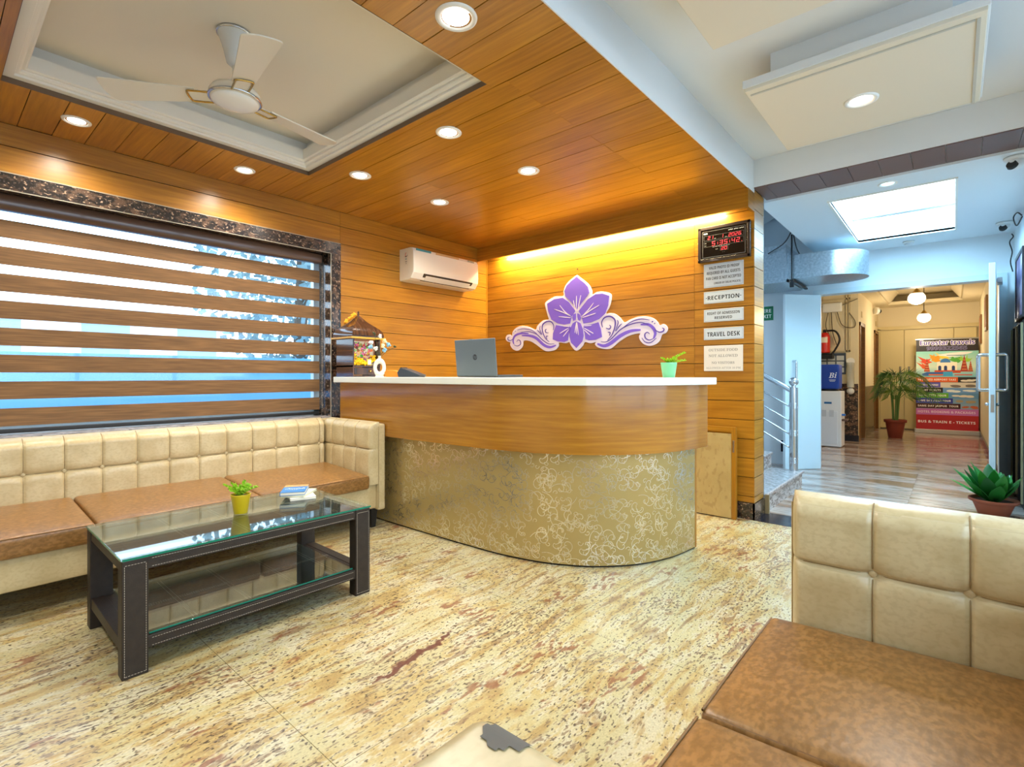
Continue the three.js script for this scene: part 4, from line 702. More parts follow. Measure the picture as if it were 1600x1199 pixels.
{ // ring vase with artificial flowers
  const v = thing('flower_vase', 'cream ring vase with blue and white flowers beside the shrine', 'vase', [-3.275, counterTop, -2.265], 0.86);
  const vm = plaster(236, 232, 214, 0.4);
  const tg = new THREE.TorusGeometry(0.036, 0.0145, 16, 48); tg.scale(0.92, 1.42, 1.1); part('ring', at(tg, 0, 0.071, 0), vm, v);
  part('foot', at(new THREE.CylinderGeometry(0.03, 0.032, 0.012, 24), 0, 0.006, 0), vm, v);
  part('neck', lathe([[0.011, 0.125], [0.011, 0.158], [0.013, 0.16], [0.008, 0.16], [0.008, 0.13]], 20), vm, v);
  const sm = std({ color: col(62, 74, 46), roughness: 0.7 }), r = rng(3);
  [[-0.045, 0.09, 0.01, 'w'], [0.0, 0.13, 0.01, 'w'], [0.05, 0.075, 0.02, 'b'], [0.028, 0.1, -0.01, 'c'], [-0.02, 0.045, 0.03, 'w'], [0.03, 0.035, 0.03, 'b'], [-0.05, 0.06, -0.02, 'b'], [0.02, 0.065, 0.03, 'c'], [0.085, 0.06, 0.0, 's'], [-0.03, 0.15, 0, 's']].forEach(([x, y, z, k]) => {
    x *= 1.35; y *= 1.1; const st = part('stem', tube([[0, 0.14, 0], [x * 0.4, 0.155 + y * 0.5, z * 0.4], [x, 0.16 + y, z]], 0.0016, 5, 10), sm, v);
    const ps = []; const c = { w: col(240, 238, 226), b: col(126, 178, 206), c: col(238, 214, 160), s: col(52, 66, 40) }[k];
    for (let i = 0; i < 9; i++) { const g = new THREE.SphereGeometry(k === 's' ? 0.006 : 0.0105, 8, 6); g.scale(1, 0.6, 1); ps.push(at(g, x + (r() - 0.5) * 0.02, 0.162 + y + (r() - 0.5) * 0.02, z + (r() - 0.5) * 0.02, r() * 3, r() * 3, r() * 3)); }
    part(k === 's' ? 'leaves' : 'bloom', merge(ps), std({ color: c, roughness: 0.8 }), st);
  });
}
{ // card terminal and tape dispenser
  const c = thing('card_terminal', 'black card payment terminal lying on the counter', 'card terminal', [-2.925, counterTop, -2.29], 0.25);
  const sh = poly([[-0.085, 0], [0.09, 0], [0.098, 0.012], [-0.03, 0.052], [-0.07, 0.058], [-0.095, 0.03]]); const g = new THREE.ExtrudeGeometry(sh, { depth: 0.07, bevelEnabled: true, bevelThickness: 0.004, bevelSize: 0.003, bevelSegments: 2 }); g.translate(0, 0.003, -0.035);
  part('body', g, std({ color: col(46, 54, 62), roughness: 0.4 }), c);
  part('keypad', at(rbox(0.07, 0.004, 0.06, 0.001), 0.058, 0.028, 0, 0, 0, -0.3), std({ color: col(198, 206, 210), roughness: 0.5 }), c);
  part('paper_roll', at(new THREE.CylinderGeometry(0.012, 0.012, 0.06, 20), -0.068, 0.058, 0, Math.PI / 2, 0, 0), std({ color: col(30, 32, 36), roughness: 0.5 }), c);
  const t = thing('tape_dispenser', 'orange tape dispenser beside the card terminal', 'tape dispenser', [-3.075, counterTop, -2.25], 0.25);
  const s2 = poly([[-0.055, 0], [0.05, 0], [0.056, 0.02], [0.04, 0.036], [0.0, 0.042], [-0.05, 0.044], [-0.066, 0.03]]); const g2 = new THREE.ExtrudeGeometry(s2, { depth: 0.04, bevelEnabled: true, bevelThickness: 0.004, bevelSize: 0.004, bevelSegments: 2 }); g2.translate(0, 0.004, -0.02); part('body', g2, std({ color: col(240, 130, 20), roughness: 0.4 }), t);
  part('cutter', rbox(0.02, 0.006, 0.03, 0.001, 0.052, 0.034, 0), steel, t);
}

// ---------------------------------------------------------------- on the reception wall
{
  const E = {"back":[[0.006,0.375],[0.083,0.315],[0.145,0.26],[0.173,0.203],[0.176,0.166],[0.231,0.185],[0.304,0.181],[0.378,0.149],[0.374,0.079],[0.357,0.029],[0.321,-0.022],[0.374,-0.024],[0.421,-0.036],[0.472,-0.073],[0.512,-0.118],[0.578,-0.095],[0.655,-0.078],[0.729,-0.08],[0.792,-0.101],[0.833,-0.138],[0.853,-0.166],[0.884,-0.157],[0.914,-0.176],[0.922,-0.206],[0.904,-0.233],[0.869,-0.246],[0.853,-0.293],[0.813,-0.325],[0.761,-0.336],[0.708,-0.321],[0.671,-0.285],[0.66,-0.25],[0.671,-0.226],[0.622,-0.226],[0.545,-0.244],[0.466,-0.286],[0.397,-0.335],[0.357,-0.351],[0.292,-0.346],[0.237,-0.329],[0.209,-0.301],[0.219,-0.281],[0.158,-0.289],[0.095,-0.276],[0.07,-0.312],[0.0,-0.356],[-0.059,-0.307],[-0.082,-0.268],[-0.125,-0.277],[-0.206,-0.268],[-0.213,-0.302],[-0.254,-0.339],[-0.344,-0.351],[-0.401,-0.335],[-0.488,-0.28],[-0.562,-0.242],[-0.637,-0.227],[-0.668,-0.238],[-0.675,-0.285],[-0.714,-0.321],[-0.76,-0.332],[-0.815,-0.309],[-0.847,-0.266],[-0.843,-0.242],[-0.887,-0.228],[-0.912,-0.197],[-0.895,-0.164],[-0.855,-0.157],[-0.823,-0.171],[-0.808,-0.124],[-0.76,-0.09],[-0.698,-0.076],[-0.607,-0.088],[-0.518,-0.122],[-0.491,-0.118],[-0.474,-0.085],[-0.401,-0.038],[-0.333,-0.031],[-0.344,0.009],[-0.366,0.079],[-0.376,0.137],[-0.33,0.167],[-0.247,0.192],[-0.152,0.188],[-0.149,0.238],[-0.125,0.29],[-0.072,0.334]],"petals":[[[0.006,0.357],[0.083,0.299],[0.133,0.245],[0.148,0.19],[0.121,0.156],[0.07,0.107],[0.009,0.042],[-0.052,0.118],[-0.125,0.182],[-0.136,0.236],[-0.112,0.283],[-0.059,0.321]],[[-0.349,0.129],[-0.261,0.166],[-0.158,0.17],[-0.085,0.121],[-0.009,0.03],[-0.052,-0.024],[-0.069,-0.088],[-0.138,-0.095],[-0.219,-0.078],[-0.295,-0.034],[-0.337,0.054]],[[0.363,0.137],[0.292,0.165],[0.219,0.167],[0.133,0.128],[0.029,0.024],[0.06,-0.021],[0.083,-0.098],[0.17,-0.093],[0.256,-0.067],[0.321,-0.02],[0.351,0.05]],[[-0.24,-0.094],[-0.165,-0.109],[-0.072,-0.115],[-0.061,-0.132],[-0.088,-0.197],[-0.096,-0.251],[-0.138,-0.266],[-0.219,-0.257],[-0.279,-0.234],[-0.275,-0.176]],[[0.089,-0.115],[0.17,-0.114],[0.25,-0.098],[0.274,-0.163],[0.286,-0.237],[0.219,-0.26],[0.145,-0.262],[0.105,-0.249],[0.098,-0.195],[0.083,-0.146]],[[0.006,-0.071],[0.051,-0.096],[0.076,-0.151],[0.085,-0.216],[0.07,-0.269],[0.002,-0.329],[-0.059,-0.275],[-0.077,-0.208],[-0.072,-0.143],[-0.039,-0.09]],[[-0.003,0.005],[-0.035,-0.005],[-0.043,-0.035],[-0.033,-0.066],[-0.007,-0.057],[-0.001,-0.027]],[[0.015,0.004],[0.047,-0.012],[0.055,-0.042],[0.045,-0.072],[0.022,-0.059],[0.014,-0.029]]],"veins":[[[-0.007,0.027],[-0.03,0.133]],[[0.002,0.027],[0.006,0.173]],[[0.017,0.025],[0.055,0.173]],[[-0.052,-0.024],[-0.158,0.029],[-0.261,0.067]],[[-0.052,-0.024],[-0.125,0.026],[-0.192,0.1]],[[-0.059,-0.034],[-0.206,-0.012]],[[0.064,-0.032],[0.133,0.021],[0.197,0.087]],[[0.064,-0.034],[0.17,0.023],[0.258,0.06]],[[0.07,-0.043],[0.219,-0.012]],[[-0.085,-0.131],[-0.192,-0.18]],[[-0.085,-0.147],[-0.152,-0.213]],[[-0.072,-0.119],[-0.158,-0.107]],[[0.089,-0.141],[0.195,-0.2]],[[0.089,-0.157],[0.16,-0.215]],[[0.083,-0.122],[0.176,-0.123]],[[0.004,-0.082],[-0.013,-0.184]],[[0.006,-0.082],[0.006,-0.196]],[[0.01,-0.082],[0.029,-0.208]]],"sw":[[0.0347,[[0.237,-0.299],[0.304,-0.321],[0.374,-0.301],[0.478,-0.236],[0.578,-0.199],[0.676,-0.194]]],[0.0104,[[0.274,-0.28],[0.327,-0.285],[0.386,-0.257],[0.478,-0.18],[0.578,-0.139],[0.676,-0.129],[0.75,-0.152]]],[0.0277,[[0.676,-0.147],[0.75,-0.152],[0.797,-0.189],[0.813,-0.233],[0.797,-0.276]]],[0.0104,[[0.797,-0.276],[0.755,-0.287],[0.721,-0.266],[0.717,-0.233],[0.74,-0.219],[0.761,-0.235]]],[0.0081,[[0.687,-0.264],[0.719,-0.302],[0.771,-0.309],[0.823,-0.272]]],[0.0092,[[0.5,-0.166],[0.589,-0.116],[0.676,-0.099],[0.761,-0.113]]],[0.0162,[[0.784,-0.125],[0.79,-0.133]]],[0.0127,[[0.805,-0.143],[0.811,-0.149]]],[0.0104,[[0.807,-0.199],[0.848,-0.223],[0.884,-0.218],[0.892,-0.199],[0.876,-0.188]]],[0.0139,[[0.292,-0.148],[0.282,-0.101],[0.315,-0.059],[0.374,-0.053],[0.421,-0.089],[0.421,-0.151],[0.392,-0.221],[0.345,-0.271]]],[0.0104,[[0.327,-0.156],[0.363,-0.168],[0.378,-0.148],[0.363,-0.13]]],[0.0092,[[0.446,-0.091],[0.453,-0.122],[0.423,-0.192]]],[0.0092,[[0.492,-0.127],[0.461,-0.153],[0.432,-0.193]]],[0.0104,[[0.348,-0.198],[0.372,-0.202],[0.363,-0.23]]],[0.03,[[-0.24,-0.295],[-0.316,-0.311],[-0.394,-0.284],[-0.488,-0.213],[-0.577,-0.183],[-0.683,-0.175]]],[0.0092,[[-0.261,-0.28],[-0.33,-0.277],[-0.401,-0.238],[-0.488,-0.17],[-0.592,-0.139],[-0.698,-0.142]]],[0.0231,[[-0.592,-0.159],[-0.698,-0.153],[-0.776,-0.173],[-0.804,-0.22],[-0.792,-0.262]]],[0.0092,[[-0.792,-0.268],[-0.745,-0.284],[-0.701,-0.266],[-0.706,-0.23],[-0.737,-0.22],[-0.753,-0.24]]],[0.0081,[[-0.481,-0.165],[-0.562,-0.123],[-0.668,-0.105],[-0.745,-0.113]]],[0.0127,[[-0.776,-0.125],[-0.77,-0.128]]],[0.0104,[[-0.797,-0.141],[-0.792,-0.144]]],[0.0092,[[-0.8,-0.202],[-0.839,-0.221],[-0.875,-0.211],[-0.878,-0.19],[-0.855,-0.184]]],[0.0127,[[-0.275,-0.142],[-0.268,-0.097],[-0.302,-0.056],[-0.359,-0.052],[-0.408,-0.083],[-0.408,-0.146],[-0.373,-0.216],[-0.323,-0.258]]],[0.0092,[[-0.33,-0.165],[-0.366,-0.16],[-0.373,-0.136],[-0.356,-0.126]]],[0.0081,[[-0.437,-0.087],[-0.442,-0.127],[-0.413,-0.18]]],[0.0081,[[-0.481,-0.128],[-0.452,-0.149],[-0.423,-0.179]]],[0.0092,[[-0.337,-0.201],[-0.361,-0.2],[-0.352,-0.228]]]]};
  const f = thing('flower_emblem', 'purple flower emblem with lavender scrolls on the reception wall', 'wall emblem', [-2.76, 1.7, ZB + 0.004]);
  const sp = (p) => new THREE.Shape(new THREE.SplineCurve([...p, p[0]].map((q) => new THREE.Vector2(...q))).getPoints(p.length * 4));
  const ex = (s, d, b = 0) => new THREE.ExtrudeGeometry(s, { depth: d, bevelEnabled: b > 0, bevelThickness: b, bevelSize: b, bevelSegments: 1 });
  part('backing', ex(sp(E.back), 0.008, 0.0015), plaster(236, 230, 246, 0.4), f);
  const pm = std({ color: col(124, 96, 218), roughness: 0.35 }), dm = std({ color: col(88, 68, 168), roughness: 0.35 }), vm = plaster(236, 230, 244, 0.4);
  E.petals.forEach((p, i) => { const q = part(i > 5 ? 'flower_centre' : 'petal', at(ex(poly(p), 0.003, 0.0008), 0, 0, 0.0105), pm, f); const vs = { 0: [0, 1, 2], 1: [3, 4, 5], 2: [6, 7, 8], 3: [9, 10, 11], 4: [12, 13, 14], 5: [15, 16, 17] }[i] || []; for (const k of vs) { const v = E.veins[k]; const pts = v.length < 3 ? [v[0], [(v[0][0] + v[1][0]) / 2, (v[0][1] + v[1][1]) / 2], v[1]] : v; part('vein', at(ribbon(pts, 0.008, 0.0012, 0.25), 0, 0, 0.0142), vm, q); } });
  E.sw.forEach(([w, p], i) => { const pts = p.length < 3 ? [p[0], [(p[0][0] + p[1][0]) / 2, (p[0][1] + p[1][1]) / 2], p[1]] : p; part('scroll', at(ribbon(pts, w, 0.002, 0.3), 0, 0, 0.0105), w > 0.02 ? pm : dm, f); });
}
function plate(label, w, h, x, y, lines, o = {}) {
  const s = thing('wall_sign', label, 'sign', [x, y, ZB], 0, 'signs on the reception wall'), k = 2000;
  const silver = o.paper ? plaster(228, 224, 212, 0.5) : std({ color: col(206, 216, 222), metalness: 0.3, roughness: 0.32 });
  part('plate', rbox(w, h, 0.005, 0.0015, 0, 0, 0.0025), silver, s);
  const t = canvasTex(Math.round(w * k), Math.round(h * k), (c, W2, H2) => {
    c.fillStyle = o.paper ? '#e4e0d4' : '#d2dee6'; c.fillRect(0, 0, W2, H2); if (!o.paper) { c.strokeStyle = '#7b8890'; c.lineWidth = 3; c.strokeRect(12, 12, W2 - 24, H2 - 24); }
    for (const [txt, px, py, size, col2, wide, font, al] of lines) { c.fillStyle = col2 || '#20262c'; c.font = `${font || 'bold'} ${size}px ${o.paper ? 'serif' : 'sans-serif'}`; c.textAlign = al || 'center'; c.textBaseline = 'middle'; c.save(); c.translate(px * W2, py * H2); const m = c.measureText(txt).width; if (wide) c.scale(wide * W2 / m, 1); c.fillText(txt, 0, 0); c.restore(); }
  });
  part('lettering', at(new THREE.PlaneGeometry(w - 0.004, h - 0.004), 0, 0, 0.0056), o.paper ? std({ map: t, roughness: 0.5 }) : std({ map: t, roughness: 0.3, metalness: 0.15 }), s);
  for (const [a, b] of o.paper ? [] : [[-1, -1], [1, -1], [-1, 1], [1, 1]]) part('screw', at(new THREE.SphereGeometry(0.003, 8, 6), a * (w / 2 - 0.008), b * (h / 2 - 0.008), 0.0055), steel, s);
}
plate('silver sign about valid photo ID proof below the digital clock', 0.306, 0.19, -1.38, 1.906, [['VALID PHOTO ID PROOF', 0.52, 0.17, 62, null, 0.78, ''], ['REQUIRED BY ALL GUESTS', 0.5, 0.39, 62, null, 0.86, ''], ['PAN CARD IS NOT ACCEPTED', 0.5, 0.62, 62, null, 0.9, ''], ['(ORDER BY DELHI POLICE)', 0.6, 0.84, 44, null, 0.68, '']]);
plate('silver sign reading RECEPTION', 0.306, 0.096, -1.38, 1.731, [['·RECEPTION·', 0.5, 0.54, 92, null, 0.92, '']]);
plate('silver sign reading RIGHT OF ADMISSION RESERVED', 0.306, 0.1, -1.38, 1.585, [['RIGHT OF ADMISSION', 0.5, 0.32, 62, null, 0.84, ''], ['RESERVED', 0.5, 0.7, 62, null, 0.46, '']]);
plate('silver sign reading TRAVEL DESK', 0.306, 0.094, -1.38, 1.438, [['TRAVEL DESK', 0.5, 0.54, 100, null, 0.84, '']]);
plate('cream paper notice about outside food below the silver signs', 0.301, 0.204, -1.382, 1.242, [['OUTSIDE FOOD', 0.5, 0.17, 58, '#8f8d86', 0.76], ['NOT ALLOWED', 0.5, 0.4, 58, '#8f8d86', 0.76], ['NO VISITORS', 0.5, 0.68, 52, '#8f8d86', 0.6], ['ALLOWED AFTER 10 PM', 0.5, 0.88, 44, '#a9a79e', 0.9]], { paper: true });
{ // digital wall clock
  const c = thing('digital_clock', 'black digital wall clock with red date and time digits', 'clock', [-1.37, 2.155, ZB]);
  const fm = phy({ color: col(54, 46, 44), roughness: 0.25, clearcoat: 0.5 });
  part('casing', rbox(0.40, 0.28, 0.03, 0.004, 0, 0, 0.0155), fm, c);
  const SEG = { 0: 'abcdef', 1: 'bc', 2: 'abged', 3: 'abgcd', 4: 'fgbc', 5: 'afgcd', 6: 'afgedc', 7: 'abc', 8: 'abcdefg', 9: 'abfgcd' };
  const dig = (x, ch, X, Y, w, h, c2) => { x.strokeStyle = c2; x.lineWidth = w * 0.14; x.lineCap = 'round'; const k = (y) => (h - y) * 0.12; const P = { a: [0, 0, w, 0], b: [w, 0, w, h / 2], c: [w, h / 2, w, h], d: [0, h, w, h], e: [0, h / 2, 0, h], f: [0, 0, 0, h / 2], g: [0, h / 2, w, h / 2] }; for (const s of SEG[ch]) { const [a, b, e, f2] = P[s]; x.beginPath(); x.moveTo(X + a + k(b), Y + b); x.lineTo(X + e + k(f2), Y + f2); x.stroke(); } };
  const draw = (em) => (x, w, h) => {
    x.fillStyle = em ? '#000' : '#0b0a0b'; x.fillRect(0, 0, w, h);
    if (!em) { x.strokeStyle = '#9fa2a4'; x.lineWidth = 4; x.strokeRect(30, 26, w - 60, h - 52); x.lineWidth = 2; x.strokeRect(54, 104, w - 108, 78); x.strokeRect(54, 204, w - 108, 92); x.strokeRect(330, 322, 130, 66); x.fillStyle = '#d8d8d4'; x.fillRect(50, 54, 62, 22); for (let k = 0; k < 17; k++) if (k % 6 !== 5) x.fillRect(w - 300 + k * 15, 54 - (k % 3) * 3, 10, 14); x.font = '18px sans-serif'; x.fillText('DAY', 226, 172); x.fillText('MTH', 410, 172); x.fillText('YR', w - 106, 172); x.fillText('TEMP', 250, 362); x.fillText('SUN  MON  TUE  WED  THU  FRI  SAT', 200, 316); x.fillText('AM', 66, 240); x.fillText('PM', 66, 280); x.fillText('· • ■ • ·', 360, 426); }
    const red = em ? '#ff3a48' : '#e8505c';
    dig(x, 2, 120, 118, 34, 52, red); dig(x, 1, 170, 118, 34, 52, red); dig(x, 1, 340, 118, 34, 52, red); [2, 0, 2, 6].forEach((d, k) => dig(x, d, 470 + 54 * k, 118, 34, 52, red));
    dig(x, 5, 190, 216, 46, 66, red); [3, 5].forEach((d, k) => dig(x, d, 320 + 78 * k, 216, 46, 66, red)); [4, 2].forEach((d, k) => dig(x, d, 520 + 78 * k, 216, 46, 66, red)); x.fillStyle = red; for (const X of [284, 484]) { x.fillRect(X, 236, 10, 10); x.fillRect(X, 262, 10, 10); } x.fillRect(680, 276, 8, 8); [2, 0].forEach((d, k) => dig(x, d, 350 + 52 * k, 332, 34, 46, red));
  };
  part('display_screen', at(new THREE.PlaneGeometry(0.352, 0.232), 0, 0, 0.0312), phy({ map: canvasTex(768, 506, draw(false)), emissiveMap: canvasTex(768, 506, draw(true)), emissive: 0xffffff, emissiveIntensity: 1.6, roughness: 0.08 }), c);
  part('bezel', merge([rbox(0.40, 0.024, 0.008, 0.003, 0, 0.128, 0.033), rbox(0.40, 0.024, 0.008, 0.003, 0, -0.128, 0.033), rbox(0.024, 0.28, 0.008, 0.003, -0.188, 0, 0.033), rbox(0.024, 0.28, 0.008, 0.003, 0.188, 0, 0.033)]), fm, c);
}
solo('wall_hook', 'tiny dark screw hole above the flower emblem', 'hook', at(new THREE.SphereGeometry(0.006, 10, 8), -2.755, 2.135, ZB + 0.001), blackMat);

// ---------------------------------------------------------------- stair lobby
{ // steel railing
  const r = thing('stair_railing', 'polished steel stair railing with a ball-topped post', 'railing');
  const px = -1.2, pz = -5.66, S = 0.59;
  part('post', rod([px, 0.16, pz], [px, 0.985, pz], 0.038, 28), chrome, r);
  for (let k = 0; k < 15; k++) { const y = 0.24 + 0.012 * (k % 5) + 0.27 * Math.floor(k / 5); part('groove_ring', at(new THREE.TorusGeometry(0.038, 0.003, 6, 28), px, y, pz, Math.PI / 2, 0, 0), chrome, r); }
  part('neck', rod([px, 0.985, pz], [px, 1.005, pz], 0.02), chrome, r); part('ball', at(new THREE.SphereGeometry(0.043, 28, 20), px, 1.042, pz), chrome, r);
  part('handrail', rod([px - 0.02, 0.955, pz], [px - 1.4, 0.955 + 1.4 * S, pz], 0.026, 20), chrome, r);
  for (const y of [0.775, 0.63, 0.5, 0.365]) part('bar', rod([px, y, pz], [px - 1.4, y + 1.4 * S, pz], 0.008, 10), chrome, r);
  part('upper_post', rod([px - 1.1, 0.64, pz], [px - 1.1, 0.95 + 1.1 * S, pz], 0.025), chrome, r);
}
{ // double door, both leaves open
  const m = plaster(214, 230, 236, 0.4);
  const pull = (y0, y1, off, r = 0.012) => tube([[0, y0, 0], [0, y0, off * 0.8], [0, y0 + 0.015, off], [0, y0 + 0.05, off], [0, (y0 + y1) / 2, off], [0, y1 - 0.05, off], [0, y1 - 0.015, off], [0, y1, off * 0.8], [0, y1, 0]], r, 10, 50);
  const a = struct('door_1', 'narrow pale door leaf folded open behind the railing', 'door'); a.position.set(-1.2, 0, -6.965); a.rotation.y = Math.atan2(-0.77, -0.638) ;
  part('leaf', rbox(0.47, 2.05, 0.04, 0.004, 0.235, 1.027, 0), m, a);
  part('handle', at(pull(1.0, 1.27, -0.055), 0.37, 0, -0.02), chrome, a);
  const b = struct('door_2', 'wide pale door leaf standing open into the lobby', 'door'); b.position.set(0.30, 0, -6.96); b.rotation.y = -Math.PI / 2 - 0.05;
  part('leaf', rbox(1.08, 2.05, 0.042, 0.004, 0.54, 1.027, 0), m, b);
  part('handle', at(pull(0.98, 1.28, 0.07, 0.014), 0.99, 0, 0.02), chrome, b); part('handle', at(pull(0.98, 1.28, -0.07, 0.014), 0.99, 0, -0.02), chrome, b);
  part('lock_plate', rbox(0.003, 0.15, 0.022, 0.001, 1.081, 0.87, 0), steel, b);
  part('lock_knob', merge([at(new THREE.SphereGeometry(0.014, 14, 10), 1.02, 0.86, 0.035), at(new THREE.SphereGeometry(0.014, 14, 10), 1.02, 0.86, -0.035)]), chrome, b);
  part('closer', rbox(0.2, 0.05, 0.04, 0.006, 0.25, 2.0, -0.045), steel, b);
}
{ // FIRE EXIT sign
  const s = thing('exit_sign', 'green FIRE EXIT sign on the lobby wall behind the stair', 'sign', [-1.797, 1.885, ZD + 0.003]);
  part('plate', rbox(0.17, 0.175, 0.006, 0.002), std({ color: col(16, 120, 74), roughness: 0.4 }), s);
  const t = canvasTex(292, 300, (x, w, h) => { x.fillStyle = '#0f7a4c'; x.fillRect(0, 0, w, h); x.fillStyle = '#f4fbf6'; x.textAlign = 'center'; x.font = 'bold 108px sans-serif'; x.fillText('FIRE', w / 2, 132); x.fillText('EXIT', w / 2, 252); });
  part('lettering', at(new THREE.PlaneGeometry(0.166, 0.171), 0, 0, 0.0036), std({ map: t, roughness: 0.4 }), s);
}
{ // galvanised duct
  const d = thing('air_duct', 'galvanised metal air duct with a rounded end under the lobby ceiling', 'duct');
  const gm = std({ map: dataTex(256, 256, (u, v) => { const a = fbm(nA, u, v, 24, 24, 2); return mixc([150, 166, 178], [196, 208, 216], a); }), metalness: 0.85, roughness: 0.32 });
  const sh = new THREE.Shape(); sh.moveTo(-1.35, -6.08); sh.lineTo(-0.98, -6.08); sh.absarc(-0.98, -6.40, 0.32, Math.PI / 2, -Math.PI / 2, true); sh.lineTo(-1.35, -6.72); sh.closePath();
  const g = new THREE.ExtrudeGeometry(sh, { depth: 0.25, bevelEnabled: false, curveSegments: 24 }); g.rotateX(Math.PI / 2); g.scale(1, 1, 1); g.translate(0, 2.385, 0); part('elbow', guv(toCreasedNormals(g, 0.6), 'x', 2, 2), gm, d);
  part('rear_run', at(box(-2.4, -1.35, -0.2, 0.2, -6.75, -6.02, 'x', 2, 2), 0, 2.3, 0), gm, d);
  part('flange', merge([box(-1.365, -1.335, 2.105, 2.41, -6.09, -6.07), box(-1.365, -1.335, 2.105, 2.135, -6.74, -6.07)]), gm, d);
  part('bracket', merge([rod([-1.3, 2.1, -6.05], [-1.3, 2.6, -6.05], 0.008, 8), rbox(0.03, 0.02, 0.72, 0.003, -1.3, 2.115, -6.4), rbox(0.04, 0.06, 0.01, 0.002, -1.3, 2.07, -6.05)]), blackMat, d);
  solo('cable', 'black cables hanging beside the air duct', 'cable', merge([tube([[-1.26, 2.62, -5.9], [-1.35, 2.5, -5.95], [-1.52, 2.42, -6.0]], 0.006, 6), tube([[-1.26, 2.62, -5.9], [-1.25, 2.5, -5.95], [-1.24, 2.43, -5.99], [-1.225, 2.38, -6.03]], 0.006, 6)]), blackMat);
}
{ // ceiling devices
  const s = thing('smoke_detector', 'white smoke detector on the lobby ceiling behind the skylight', 'detector', [-0.357, HL, -6.78]);
  part('base', lathe([[0, 0], [0.05, 0], [0.05, -0.012], [0.044, -0.018], [0, -0.018]], 32), whiteTrim, s); part('sensor_head', lathe([[0.038, -0.018], [0.036, -0.034], [0.028, -0.04], [0, -0.04]], 32), plaster(210, 214, 216, 0.4), s);
  const cam = (label, p, turn) => { const c = thing('security_camera', label, 'camera', p, turn, 'dome security cameras'); part('mount', lathe([[0, 0], [0.062, 0], [0.06, -0.014], [0.05, -0.024], [0, -0.024]], 32), plaster(226, 228, 228, 0.4), c); part('ball', at(new THREE.SphereGeometry(0.042, 28, 20), 0, -0.042, 0.008), plaster(222, 226, 228, 0.35), c); part('camera_lens', at(new THREE.CylinderGeometry(0.026, 0.03, 0.02, 24), -0.002, -0.056, 0.044, 1.2, 0, 0), blackMat, c); };
  cam('white dome security camera on the lobby ceiling beside the beam', [0.305, HL, -4.6], -0.5);
  cam('white dome security camera on the lobby ceiling above the cable loop', [0.355, HL, -6.5], -0.3);
  solo('cable', 'black cable looping down the lobby wall from the security camera', 'cable', merge([tube([[0.405, 2.41, -6.57], [0.415, 2.38, -6.57], [0.39, 2.33, -6.55], [0.41, 2.25, -6.6], [0.40, 2.16, -6.62], [0.42, 2.08, -6.7]], 0.005, 6, 40), tube([[0.43, 2.42, -5.95], [0.40, 2.36, -6.0], [0.39, 2.46, -6.15], [0.41, 2.49, -6.1], [0.43, 2.44, -6.0]], 0.005, 6, 40)]), blackMat);
}
{ // dark slatted screen and picture on the right lobby wall
  const p = thing('folding_screen', 'dark slatted panel on the lobby wall behind the wide door leaf', 'panel');
  part('backing', box(0.43, 0.45, 0.02, 1.56, -6.96, -5.5), std({ color: col(50, 52, 52), roughness: 0.4 }), p);
  for (let k = 0; k < 6; k++) part('slat', box(0.418, 0.43, 0.05, 1.54, -6.9 + 0.24 * k, -6.86 + 0.24 * k), k % 2 ? blackMat : plaster(176, 168, 130, 0.35), p);
  const f = thing('framed_picture', 'dark framed violet picture on the right lobby wall', 'picture', [0.43, 1.86, -6.08], -Math.PI / 2);
  part('picture_frame', merge([rbox(0.62, 0.03, 0.03, 0.004, 0, 0.27, 0), rbox(0.62, 0.03, 0.03, 0.004, 0, -0.27, 0), rbox(0.03, 0.57, 0.03, 0.004, -0.3, 0, 0), rbox(0.03, 0.57, 0.03, 0.004, 0.3, 0, 0)]), std({ color: col(40, 36, 40), roughness: 0.3 }), f);
  part('print', rbox(0.58, 0.52, 0.012, 0.002), std({ map: dataTex(128, 128, (u, v) => { const a = fbm(nA, u, v, 4, 4, 4); return mixc([70, 48, 110], [226, 216, 236], smooth(0.35, 0.68, a)); }), roughness: 0.3 }), f);
}
{ // broad-leaved plant in front of the wide door leaf
  const t = thing('potted_plant', 'broad-leaved green plant in a terracotta bowl beside the wide door leaf', 'plant', [0.235, 0, -5.48]); const r = rng(19);
  part('pot', lathe([[0, 0], [0.085, 0], [0.12, 0.10], [0.13, 0.118], [0.148, 0.122], [0.15, 0.142], [0.14, 0.143], [0.125, 0.12], [0.1, 0.08], [0, 0.07]], 40), std({ color: col(150, 78, 48), roughness: 0.6 }), t);
  part('soil', at(new THREE.CylinderGeometry(0.122, 0.11, 0.02, 28), 0, 0.115, 0), std({ color: col(60, 46, 34), roughness: 1 }), t);
  const mats = [dbl(38, 122, 44, 0.35), dbl(26, 96, 36, 0.35), dbl(62, 148, 56, 0.35)];
  for (let k = 0; k < 26; k++) { const a = k * 2.399, tilt = 0.1 + (Math.sin(a) > 0.35 ? 0.4 : 0.8) * (k / 26), l = (Math.sin(a) > 0.35 ? 0.2 : 0.27) + 0.06 * r(); const g = leafGeo(l, 0.085 + 0.02 * r(), 0.35, 8, 0.35); at(g, 0, 0, 0.02, tilt, 0, 0); at(g, 0, 0.12, 0, 0, a, 0); part('leaf', g, mats[k % 3], t); }
}

